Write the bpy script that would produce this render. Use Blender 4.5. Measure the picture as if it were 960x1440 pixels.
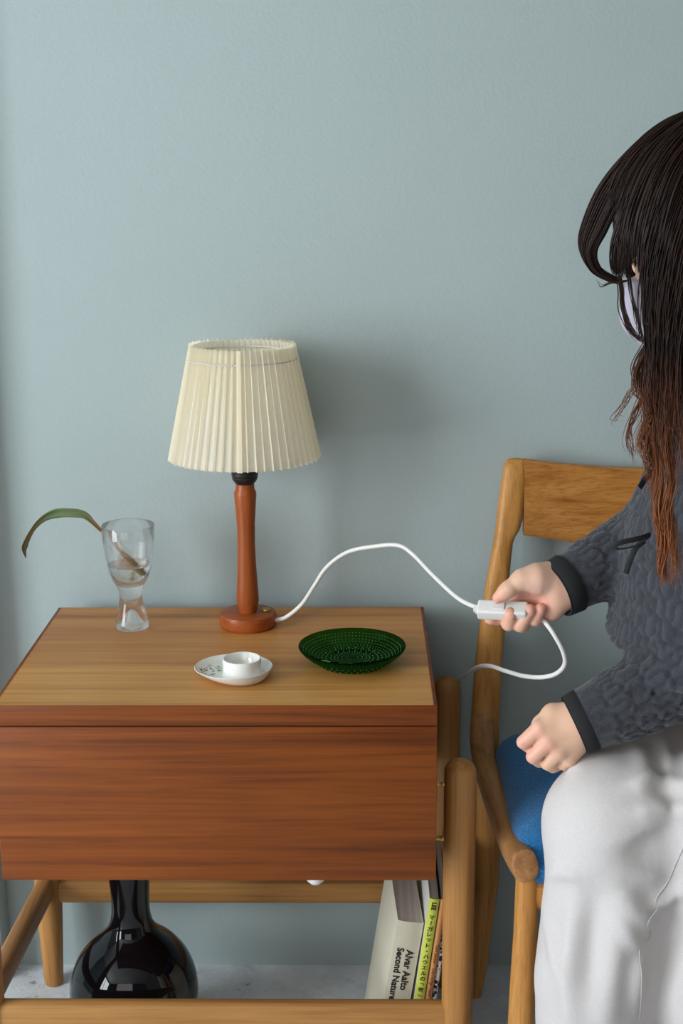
import bpy, bmesh, math, random
import numpy as np
from mathutils import Vector, Matrix

random.seed(7); rng = np.random.default_rng(7)
for o in list(bpy.data.objects): bpy.data.objects.remove(o)
scene = bpy.context.scene
COL = scene.collection

# ------------------------------------------------------------------ camera
FPX = 1981.584
CAM = np.array([-0.08663, 0.0, 1.21097])
_p, _yaw, _roll = 0.2391263, -0.0159490, -0.0068184
_c, _s = math.cos(_yaw), math.sin(_yaw)
FW = np.array([_s*math.cos(_p), _c*math.cos(_p), -math.sin(_p)])
_r = np.array([_c, -_s, 0.0]); _u = np.cross(_r, FW)
RT = math.cos(_roll)*_r + math.sin(_roll)*_u
UP = -math.sin(_roll)*_r + math.cos(_roll)*_u
cam_d = bpy.data.cameras.new('camera'); cam = bpy.data.objects.new('camera', cam_d); COL.objects.link(cam)
cam_d.sensor_fit = 'VERTICAL'; cam_d.sensor_height = 36.0; cam_d.lens = 36.0*FPX/1440.0
cam_d.clip_start = 0.05
cam.matrix_world = Matrix(((RT[0], UP[0], -FW[0], CAM[0]), (RT[1], UP[1], -FW[1], CAM[1]),
                           (RT[2], UP[2], -FW[2], CAM[2]), (0, 0, 0, 1)))
scene.camera = cam

# ------------------------------------------------------------------ light
world = bpy.data.worlds.new('World'); scene.world = world; world.use_nodes = True
bg = world.node_tree.nodes['Background']; bg.inputs[0].default_value = (0.86, 0.93, 1.0, 1); bg.inputs[1].default_value = 0.06

def area(name, loc, target, sx, sy, power, col):
    l = bpy.data.lights.new(name, 'AREA'); l.shape = 'RECTANGLE'; l.size = sx; l.size_y = sy
    l.energy = power; l.color = col
    o = bpy.data.objects.new(name, l); COL.objects.link(o); o.location = loc
    o.rotation_euler = (Vector(target)-Vector(loc)).to_track_quat('-Z', 'Y').to_euler()
    return o
# daylight entering by the side window and the glazed front of the room
area('side_window_daylight', (-3.46, -0.60, 1.38), (0.0, -0.60, 1.25), 1.9, 2.2, 208, (0.90, 0.955, 1.0))
area('front_window_daylight', (-1.0, -1.75, 1.75), (-1.0, 1.0, 1.60), 2.0, 1.6, 23, (1.0, 0.96, 0.90))
vs = scene.view_settings
vs.view_transform = 'Standard'; vs.look = 'None'; vs.gamma = 1.0; vs.use_curve_mapping = False
vs.exposure = -0.06

WALL_Y = 1.974

def at(px, py, Y):
    """point of the room seen at a photo position, at depth Y"""
    d = FW + (px-480)/FPX*RT + (720-py)/FPX*UP
    return CAM + d*(Y/d[1])
def atz(px, py, Z):
    d = FW + (px-480)/FPX*RT + (720-py)/FPX*UP
    return CAM + d*((Z-CAM[2])/d[2])

# ------------------------------------------------------------------ materials
def new_mat(name):
    m = bpy.data.materials.new(name); m.use_nodes = True
    nt = m.node_tree; return m, nt, nt.nodes['Principled BSDF']
def lin(r, g, b):
    f = lambda v: (v/255/12.92 if v/255 <= 0.04045 else ((v/255+0.055)/1.055)**2.4)
    return (f(r), f(g), f(b), 1)
def N(nt, t, **kw):
    n = nt.nodes.new(t)
    for k, v in kw.items(): setattr(n, k, v)
    return n
def ramp(nt, stops):
    r = N(nt, 'ShaderNodeValToRGB'); e = r.color_ramp.elements
    while len(e) < len(stops): e.new(0.5)
    for el, (p, c) in zip(e, stops): el.position = p; el.color = c
    return r
def coords(nt, scale=(1, 1, 1), rot=(0, 0, 0), out='Object', loc=(0, 0, 0)):
    tc = N(nt, 'ShaderNodeTexCoord'); mp = N(nt, 'ShaderNodeMapping')
    mp.inputs['Scale'].default_value = scale; mp.inputs['Rotation'].default_value = rot; mp.inputs['Location'].default_value = loc
    nt.links.new(tc.outputs[out], mp.inputs[0]); return mp
def noise(nt, vec, scale, detail=4, rough=0.55, dist=0.0):
    n = N(nt, 'ShaderNodeTexNoise'); n.inputs['Scale'].default_value = scale; n.inputs['Detail'].default_value = detail
    n.inputs['Roughness'].default_value = rough; n.inputs['Distortion'].default_value = dist
    nt.links.new(vec.outputs[0], n.inputs['Vector']); return n
def bump(nt, b, height, strength, dist):
    n = N(nt, 'ShaderNodeBump'); n.inputs['Strength'].default_value = strength; n.inputs['Distance'].default_value = dist
    nt.links.new(height, n.inputs['Height']); nt.links.new(n.outputs[0], b.inputs['Normal']); return n
def plain(name, col, rough=0.5, metal=0.0, **kw):
    m, nt, b = new_mat(name); b.inputs['Base Color'].default_value = col; b.inputs['Roughness'].default_value = rough
    b.inputs['Metallic'].default_value = metal
    for k, v in kw.items(): b.inputs[k].default_value = v
    # very fine tonal variation
    mp = coords(nt); n = noise(nt, mp, 60, 3)
    mx = N(nt, 'ShaderNodeMixRGB'); mx.blend_type = 'MULTIPLY'; mx.inputs[0].default_value = 0.12
    mx.inputs[1].default_value = col; nt.links.new(n.outputs[0], mx.inputs[2]); nt.links.new(mx.outputs[0], b.inputs['Base Color'])
    return m
def wood(name, dark, mid, light, axis='X', scale=1.0, rough=0.42, contrast=1.0, off=(0, 0, 0), pores=0.35):
    m, nt, b = new_mat(name)
    st = {'X': (1.1, 40, 40), 'Y': (40, 1.1, 40), 'Z': (40, 40, 1.1)}[axis]
    mp = coords(nt, tuple(s*scale for s in st), loc=off)
    n1 = noise(nt, mp, 1.0, 6, 0.6, 0.6)
    r1 = ramp(nt, [(0.28, dark), (0.5, mid), (0.72, light)])
    nt.links.new(n1.outputs[0], r1.inputs[0])
    st2 = {'X': (6, 260, 260), 'Y': (260, 6, 260), 'Z': (260, 260, 6)}[axis]
    mp2 = coords(nt, tuple(s*scale for s in st2)); n2 = noise(nt, mp2, 1.0, 3, 0.6)
    r2 = ramp(nt, [(0.33, (0.45, 0.38, 0.32, 1)), (0.5, (1, 1, 1, 1))])
    nt.links.new(n2.outputs[0], r2.inputs[0])
    mx = N(nt, 'ShaderNodeMixRGB'); mx.blend_type = 'MULTIPLY'; mx.inputs[0].default_value = pores
    nt.links.new(r1.outputs[0], mx.inputs[1]); nt.links.new(r2.outputs[0], mx.inputs[2])
    mp3 = coords(nt, (5, 5, 5)); n3 = noise(nt, mp3, 1.0, 2)
    r3 = ramp(nt, [(0.3, (0.82, 0.80, 0.78, 1)), (0.65, (1, 1, 1, 1))]); nt.links.new(n3.outputs[0], r3.inputs[0])
    mx2 = N(nt, 'ShaderNodeMixRGB'); mx2.blend_type = 'MULTIPLY'; mx2.inputs[0].default_value = 0.7
    nt.links.new(mx.outputs[0], mx2.inputs[1]); nt.links.new(r3.outputs[0], mx2.inputs[2])
    nt.links.new(mx2.outputs[0], b.inputs['Base Color'])
    b.inputs['Roughness'].default_value = rough; b.inputs['Specular IOR Level'].default_value = 0.28
    bump(nt, b, n2.outputs[0], 0.12, 0.0006)
    return m
def attr_color(nt, name):
    a = N(nt, 'ShaderNodeAttribute'); a.attribute_name = name; return a

M = {}
def build_materials():
    # plaster wall
    m, nt, b = new_mat('wall_paint'); mp = coords(nt)
    n = noise(nt, mp, 1.6, 3); r = ramp(nt, [(0.3, lin(160, 174, 175)), (0.7, lin(166, 179, 179))]); nt.links.new(n.outputs[0], r.inputs[0])
    n5 = noise(nt, mp, 130, 3, 0.6); r5 = ramp(nt, [(0.22, (0.55, 0.6, 0.6, 1)), (0.27, (1, 1, 1, 1))]); nt.links.new(n5.outputs[0], r5.inputs[0])
    mx = N(nt, 'ShaderNodeMixRGB'); mx.blend_type = 'MULTIPLY'; mx.inputs[0].default_value = 0.25
    nt.links.new(r.outputs[0], mx.inputs[1]); nt.links.new(r5.outputs[0], mx.inputs[2]); nt.links.new(mx.outputs[0], b.inputs['Base Color'])
    b.inputs['Roughness'].default_value = 0.75
    n2 = noise(nt, mp, 190, 4, 0.55); n3 = noise(nt, mp, 18, 4, 0.6)
    ad = N(nt, 'ShaderNodeMath', operation='MULTIPLY_ADD'); ad.inputs[1].default_value = 0.5
    nt.links.new(n3.outputs[0], ad.inputs[0]); nt.links.new(n2.outputs[0], ad.inputs[2])
    bump(nt, b, ad.outputs[0], 0.30, 0.0016); M['wall'] = m
    # worn painted floor
    m, nt, b = new_mat('floor_paint'); mp = coords(nt)
    n = noise(nt, mp, 14, 8, 0.7); r = ramp(nt, [(0.34, lin(140, 138, 132)), (0.40, lin(212, 218, 224)), (0.62, lin(230, 235, 240))])
    nt.links.new(n.outputs[0], r.inputs[0])
    v = N(nt, 'ShaderNodeTexVoronoi'); v.feature = 'DISTANCE_TO_EDGE'; v.inputs['Scale'].default_value = 9
    n4 = noise(nt, mp, 30, 4); mxv = N(nt, 'ShaderNodeMixRGB'); mxv.inputs[0].default_value = 0.12
    nt.links.new(mp.outputs[0], mxv.inputs[1]); nt.links.new(n4.outputs[1], mxv.inputs[2]); nt.links.new(mxv.outputs[0], v.inputs['Vector'])
    r4 = ramp(nt, [(0.0, (0.45, 0.43, 0.40, 1)), (0.015, (1, 1, 1, 1))]); nt.links.new(v.outputs[0], r4.inputs[0])
    mx = N(nt, 'ShaderNodeMixRGB'); mx.blend_type = 'MULTIPLY'; mx.inputs[0].default_value = 0.3
    nt.links.new(r.outputs[0], mx.inputs[1]); nt.links.new(r4.outputs[0], mx.inputs[2]); nt.links.new(mx.outputs[0], b.inputs['Base Color'])
    b.inputs['Roughness'].default_value = 0.55; bump(nt, b, n.outputs[0], 0.5, 0.006); M['floor'] = m
    M['trim'] = plain('pier_paint', lin(165, 180, 182), 0.7)
    M['ceiling'] = plain('ceiling_paint', lin(190, 190, 185), 0.8); M['side_wall'] = plain('side_wall_paint', lin(120, 114, 104), 0.8)
    # woods
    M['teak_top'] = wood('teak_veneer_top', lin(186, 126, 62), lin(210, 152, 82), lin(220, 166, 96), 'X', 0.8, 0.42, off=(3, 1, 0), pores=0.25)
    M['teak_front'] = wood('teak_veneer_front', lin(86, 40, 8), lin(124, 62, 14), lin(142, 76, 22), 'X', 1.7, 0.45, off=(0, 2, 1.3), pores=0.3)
    M['teak_top2'] = wood('teak_veneer_top_rear', lin(164, 104, 54), lin(196, 134, 74), lin(208, 150, 86), 'X', 0.9, 0.42, off=(1, 5, 0), pores=0.25)
    M['teak_edge'] = wood('teak_edge', lin(110, 56, 26), lin(142, 76, 36), lin(156, 88, 44), 'X', 0.8, 0.4)
    M['oak_leg'] = wood('oak_leg', lin(142, 96, 50), lin(176, 124, 68), lin(192, 142, 84), 'Z', 1.2, 0.45)
    M['oak_rail'] = wood('oak_rail', lin(142, 98, 52), lin(176, 126, 70), lin(192, 144, 86), 'X', 1.2, 0.45)
    M['oak_rail_y'] = wood('oak_rail_deep', lin(138, 96, 58), lin(170, 122, 76), lin(188, 142, 94), 'Y', 1.2, 0.45)
    M['chair_oak'] = wood('chair_oak', lin(156, 104, 50), lin(192, 136, 70), lin(206, 152, 86), 'Z', 1.5, 0.42)
    M['chair_oak_x'] = wood('chair_oak_rail', lin(156, 98, 44), lin(192, 130, 64), lin(206, 148, 82), 'X', 1.5, 0.42, pores=0.5)
    M['lamp_teak'] = wood('lamp_teak', lin(128, 62, 28), lin(154, 78, 34), lin(166, 90, 42), 'Z', 1.6, 0.36)
    M['lamp_teak_x'] = wood('lamp_teak_base', lin(128, 62, 28), lin(154, 78, 34), lin(166, 90, 42), 'X', 1.6, 0.36)
    M['brass'] = plain('brass', lin(205, 165, 90), 0.28, 1.0)
    M['black_plastic'] = plain('black_plastic', lin(22, 22, 24), 0.42)
    M['white_plastic'] = plain('white_plastic', lin(226, 224, 220), 0.35)
    M['cord'] = plain('white_cord', lin(228, 226, 222), 0.45)
    M['white_metal'] = plain('white_wire', lin(220, 218, 210), 0.4)
    M['thread'] = plain('lavender_thread', lin(205, 200, 215), 0.7)
    M['bulb'] = plain('frosted_bulb', lin(235, 232, 225), 0.3)
    M['porcelain'] = None
    m, nt, b = new_mat('shade_paper'); b.inputs['Base Color'].default_value = lin(253, 249, 236); b.inputs['Roughness'].default_value = 0.65
    tr = N(nt, 'ShaderNodeBsdfTranslucent'); tr.inputs[0].default_value = lin(255, 248, 230)
    ms = N(nt, 'ShaderNodeMixShader'); ms.inputs[0].default_value = 0.58
    nt.links.new(b.outputs[0], ms.inputs[1]); nt.links.new(tr.outputs[0], ms.inputs[2])
    nt.links.new(ms.outputs[0], nt.nodes['Material Output'].inputs[0])
    mp = coords(nt, (1, 1, 1)); n = noise(nt, mp, 500, 2); bump(nt, b, n.outputs[0], 0.08, 0.0005); M['shade'] = m
    # porcelain with printed colour attribute
    m, nt, b = new_mat('printed_porcelain'); a = attr_color(nt, 'print'); nt.links.new(a.outputs[0], b.inputs['Base Color'])
    b.inputs['Roughness'].default_value = 0.12; b.inputs['Coat Weight'].default_value = 0.5; M['porcelain'] = m
    # glass
    def glass(name, col, rough=0.0, ior=1.46, trans=0.0):
        m = bpy.data.materials.new(name); m.use_nodes = True; nt = m.node_tree
        nt.nodes.remove(nt.nodes['Principled BSDF']); g = N(nt, 'ShaderNodeBsdfGlass')
        g.inputs['Color'].default_value = col; g.inputs['Roughness'].default_value = rough; g.inputs['IOR'].default_value = ior
        out = nt.nodes['Material Output']
        if trans > 0:
            t = N(nt, 'ShaderNodeBsdfTransparent'); t.inputs[0].default_value = col
            ms = N(nt, 'ShaderNodeMixShader'); ms.inputs[0].default_value = trans
            nt.links.new(g.outputs[0], ms.inputs[1]); nt.links.new(t.outputs[0], ms.inputs[2]); nt.links.new(ms.outputs[0], out.inputs[0])
        else: nt.links.new(g.outputs[0], out.inputs[0])
        return m
    M['glass'] = glass('clear_glass', (1, 1, 1, 1), 0.0, 1.48, 0.22)
    M['water'] = glass('water', (0.99, 0.99, 0.985, 1), 0.0, 1.33, 0.2)
    M['green_glass'] = glass('green_glass', (0.17, 0.40, 0.15, 1), 0.02, 1.5, 0.4)
    M['green_bead'] = plain('green_glass_bead', lin(86, 156, 92), 0.15, 0.0, **{'Transmission Weight': 0.35})
    m, nt, b = new_mat('black_glass'); b.inputs['Base Color'].default_value = (0.004, 0.004, 0.006, 1); b.inputs['Roughness'].default_value = 0.02; b.inputs['Specular IOR Level'].default_value = 0.4; M['black_glass'] = m
    # plant
    m, nt, b = new_mat('leaf'); a = attr_color(nt, 'tint'); nt.links.new(a.outputs[0], b.inputs['Base Color']); b.inputs['Roughness'].default_value = 0.45; M['leaf'] = m
    M['root'] = plain('root', lin(190, 180, 120), 0.7)
    # fabric seat
    m, nt, b = new_mat('blue_wool'); mp = coords(nt)
    n = noise(nt, mp, 420, 3, 0.6); r = ramp(nt, [(0.3, lin(14, 74, 122)), (0.55, lin(26, 104, 160)), (0.75, lin(52, 130, 182))]); nt.links.new(n.outputs[0], r.inputs[0])
    nt.links.new(r.outputs[0], b.inputs['Base Color']); b.inputs['Roughness'].default_value = 0.95
    b.inputs['Sheen Weight'].default_value = 0.15
    w = N(nt, 'ShaderNodeTexVoronoi'); w.inputs['Scale'].default_value = 520; nt.links.new(mp.outputs[0], w.inputs['Vector'])
    bump(nt, b, w.outputs[0], 0.6, 0.0012); M['wool'] = m
    # skin
    m, nt, b = new_mat('skin'); a = attr_color(nt, 'tint'); mp = coords(nt); n = noise(nt, mp, 45, 4)
    r = ramp(nt, [(0.3, (0.94, 0.90, 0.90, 1)), (0.7, (1, 1, 1, 1))]); nt.links.new(n.outputs[0], r.inputs[0])
    mx = N(nt, 'ShaderNodeMixRGB'); mx.blend_type = 'MULTIPLY'; mx.inputs[0].default_value = 1
    nt.links.new(a.outputs[0], mx.inputs[1]); nt.links.new(r.outputs[0], mx.inputs[2]); nt.links.new(mx.outputs[0], b.inputs['Base Color'])
    b.inputs['Roughness'].default_value = 0.5; b.inputs['Subsurface Weight'].default_value = 0.15
    b.inputs['Subsurface Radius'].default_value = (0.008, 0.003, 0.0015); b.inputs['Subsurface Scale'].default_value = 0.6
    n2 = noise(nt, mp, 420, 3); bump(nt, b, n2.outputs[0], 0.12, 0.0006); M['skin'] = m
    M['nail'] = plain('nail', lin(232, 190, 178), 0.3)
    # jacket
    m, nt, b = new_mat('quilted_cloth'); mp = coords(nt); n = noise(nt, mp, 900, 2)
    a = attr_color(nt, 'tint')
    r = ramp(nt, [(0.3, lin(43, 44, 51)), (0.7, lin(65, 67, 75))]); nt.links.new(n.outputs[0], r.inputs[0])
    mx = N(nt, 'ShaderNodeMixRGB'); mx.blend_type = 'MULTIPLY'; mx.inputs[0].default_value = 1
    nt.links.new(r.outputs[0], mx.inputs[1]); nt.links.new(a.outputs[0], mx.inputs[2])
    nt.links.new(mx.outputs[0], b.inputs['Base Color']); b.inputs['Roughness'].default_value = 0.95; b.inputs['Sheen Weight'].default_value = 0.2
    n2 = noise(nt, mp, 160, 4, 0.6); bump(nt, b, n2.outputs[0], 0.5, 0.002); M['jacket'] = m
    M['cuff'] = plain('black_cuff', lin(30, 31, 34), 0.9)
    M['ribbon'] = plain('black_ribbon', lin(28, 28, 31), 0.75)
    m, nt, b = new_mat('white_cotton'); mp = coords(nt); n = noise(nt, mp, 700, 2)
    r = ramp(nt, [(0.3, lin(192, 187, 186)), (0.7, lin(203, 198, 197))]); nt.links.new(n.outputs[0], r.inputs[0]); nt.links.new(r.outputs[0], b.inputs['Base Color'])
    b.inputs['Roughness'].default_value = 0.9; n2 = noise(nt, mp, 14, 4, 0.5)
    bump(nt, b, n2.outputs[0], 0.25, 0.01); M['cotton'] = m
    M['seam'] = plain('trouser_seam', lin(184, 179, 178), 0.9)
    M['mask'] = plain('white_mask', lin(176, 171, 184), 0.9)
    m, nt, b = new_mat('hair_strand'); a = attr_color(nt, 'tint'); nt.links.new(a.outputs[0], b.inputs['Base Color'])
    b.inputs['Roughness'].default_value = 0.5; b.inputs['Specular IOR Level'].default_value = 0.2; M['hair'] = m
    # books
    M['cream_cover'] = plain('cream_cover', lin(206, 199, 178), 0.7)
    M['pages'] = None
    m, nt, b = new_mat('page_block'); mp = coords(nt, (900, 1, 1)); n = noise(nt, mp, 1.0, 2)
    r = ramp(nt, [(0.35, lin(176, 164, 154)), (0.6, lin(214, 204, 194))]); nt.links.new(n.outputs[0], r.inputs[0]); nt.links.new(r.outputs[0], b.inputs['Base Color'])
    b.inputs['Roughness'].default_value = 0.9; M['pages'] = m
    M['white_cover'] = plain('white_cover', lin(214, 212, 208), 0.5)
    M['lime_spine'] = plain('lime_spine', lin(202, 210, 84), 0.5)
    M['black_cover'] = plain('black_cover', lin(20, 20, 22), 0.5)
    M['orange_spine'] = plain('orange_spine', lin(204, 140, 84), 0.6)
    M['ink'] = plain('ink', lin(28, 28, 28), 0.6)
    m, nt, b = new_mat('dotted_cover'); mp = coords(nt); v = N(nt, 'ShaderNodeTexVoronoi'); v.inputs['Scale'].default_value = 160
    nt.links.new(mp.outputs[0], v.inputs['Vector']); r = ramp(nt, [(0.42, lin(30, 32, 38)), (0.5, lin(210, 212, 216))]); nt.links.new(v.outputs[0], r.inputs[0])
    nt.links.new(r.outputs[0], b.inputs['Base Color']); M['dots'] = m
build_materials()

# ------------------------------------------------------------------ mesh helpers
def tagp(o, label=None, cat=None, group=None, kind=None):
    if label: o['label'] = label
    if cat: o['category'] = cat
    if group: o['group'] = group
    if kind: o['kind'] = kind
    return o
def thing(name, label, cat, loc):
    o = bpy.data.objects.new(name, None); COL.objects.link(o); o.location = loc; o.empty_display_size = 0.05
    return tagp(o, label, cat)
def wloc(o):
    v = Vector((0, 0, 0))
    while o is not None: v += o.location; o = o.parent
    return v
def mesh(name, verts, faces, mat, parent=None, smooth=True, angle=None, loc=None):
    """verts are room coordinates; they are stored relative to the parent thing"""
    verts = np.asarray(verts, dtype=np.float64)
    org = np.array(wloc(parent)) if parent is not None else np.array(loc if loc is not None else (0, 0, 0), float)
    me = bpy.data.meshes.new(name); me.from_pydata((verts-org).tolist(), [], [tuple(int(i) for i in f) for f in faces]); me.update()
    if smooth:
        me.polygons.foreach_set('use_smooth', [True]*len(me.polygons))
        if angle is not None:
            bm = bmesh.new(); bm.from_mesh(me)
            for e in bm.edges:
                if len(e.link_faces) == 2 and e.calc_face_angle(0) > angle: e.smooth = False
            bm.to_mesh(me); bm.free()
    me.materials.append(mat)
    o = bpy.data.objects.new(name, me); COL.objects.link(o)
    if parent is not None: o.parent = parent
    else: o.location = org
    return o
def bm_obj(name, bm, mat, parent=None, smooth=False, angle=math.radians(35)):
    bmesh.ops.recalc_face_normals(bm, faces=bm.faces)
    bm.verts.ensure_lookup_table()
    v = [tuple(x.co) for x in bm.verts]; bm.verts.index_update(); f = [[q.index for q in fc.verts] for fc in bm.faces]; bm.free()
    return mesh(name, v, f, mat, parent, smooth, angle if smooth else None)
def box_bm(lo, hi, bev=0.0, seg=2):
    bm = bmesh.new(); bmesh.ops.create_cube(bm, size=1)
    lo = Vector(lo); hi = Vector(hi)
    for v in bm.verts: v.co = Vector([(lo[i]+hi[i])/2 + v.co[i]*(hi[i]-lo[i]) for i in range(3)])
    if bev > 0: bmesh.ops.bevel(bm, geom=bm.edges[:], offset=bev, segments=seg, profile=0.5, affect='EDGES')
    return bm
def box(name, lo, hi, mat, parent=None, bev=0.0, seg=2):
    return bm_obj(name, box_bm(lo, hi, bev, seg), mat, parent, bev > 0)
def loops_mesh(loops, close_start=True, close_end=True, closed=True):
    """loops: list of (n,3) arrays"""
    n = len(loops[0]); V = np.concatenate(loops); F = []
    for i in range(len(loops)-1):
        for j in range(n if closed else n-1):
            k = (j+1) % n; F.append((i*n+j, i*n+k, (i+1)*n+k, (i+1)*n+j))
    if close_start: F.append(tuple(range(n-1, -1, -1)))
    if close_end: F.append(tuple(range((len(loops)-1)*n, len(loops)*n)))
    return V, F
def ring(cx, cy, z, a, b=None, n=48, ph=0):
    b = a if b is None else b; t = np.linspace(0, 2*np.pi, n, endpoint=False)+ph
    return np.stack([cx+a*np.cos(t), cy+b*np.sin(t), np.full(n, z)], 1)
def lathe(name, prof, c, mat, parent=None, n=48, angle=math.radians(40), caps=(True, True)):
    L = [ring(c[0], c[1], c[2]+z, max(r, 1e-5), n=n) for r, z in prof]
    V, F = loops_mesh(L, *caps); return mesh(name, V, F, mat, parent, True, angle)
def catmull(pts, per=8):
    P = [np.asarray(p, float) for p in pts]; P = [2*P[0]-P[1]]+P+[2*P[-1]-P[-2]]; out = []
    for i in range(1, len(P)-2):
        for k in range(per):
            t = k/per; a, b, c, d = P[i-1:i+3]
            out.append(0.5*((2*b)+(c-a)*t+(2*a-5*b+4*c-d)*t*t+(-a+3*b-3*c+d)*t**3))
    out.append(P[-2]); return np.array(out)
def frames(path, up=None):
    T = np.gradient(path, axis=0); T /= np.linalg.norm(T, axis=1)[:, None]+1e-12
    a = np.array(up if up is not None else (0, 0, 1.0)); 
    if abs(T[0]@a) > 0.95: a = np.array([1.0, 0, 0])
    n = a-T[0]*(a@T[0]); n /= np.linalg.norm(n); Ns = []
    for t in T:
        n = n-t*(n@t); n /= np.linalg.norm(n); Ns.append(n.copy())
    Ns = np.array(Ns); return T, Ns, np.cross(T, Ns)
def tube_vf(path, ra, rb=None, n=12, up=None, caps=True, power=2.0):
    path = np.asarray(path, float); m = len(path)
    ra = np.broadcast_to(ra, (m,)); rb = ra if rb is None else np.broadcast_to(rb, (m,))
    T, A, B = frames(path, up); t = np.linspace(0, 2*np.pi, n, endpoint=False)
    cs, sn = np.cos(t), np.sin(t); e = 2.0/power
    cs = np.sign(cs)*np.abs(cs)**e; sn = np.sign(sn)*np.abs(sn)**e
    L = [path[i]+ra[i]*cs[:, None]*A[i]+rb[i]*sn[:, None]*B[i] for i in range(m)]
    return loops_mesh(L, caps, caps)
def tube(name, path, ra, mat, parent=None, rb=None, n=12, up=None, power=2.0):
    V, F = tube_vf(path, ra, rb, n, up, True, power); return mesh(name, V, F, mat, parent, True, math.radians(60))
def rounded_ends(L, r, k=5):
    """profile of a dowel of length L with a dome at its top (z from 0)"""
    return [(r*math.cos(a), L-r*0.9+0.9*r*math.sin(a)) for a in np.linspace(0, math.pi/2*0.999, k)]
def set_color(o, name, cols):
    at_ = o.data.color_attributes.new(name, 'FLOAT_COLOR', 'POINT')
    c = np.ones((len(o.data.vertices), 4), np.float32); c[:, :3] = np.asarray(cols)[:, :3]
    at_.data.foreach_set('color', c.ravel())
def join_vf(parts):
    V = []; F = []; o = 0
    for v, f in parts:
        V.append(np.asarray(v)); F += [tuple(i+o for i in q) for q in f]; o += len(v)
    return np.concatenate(V), F

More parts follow.
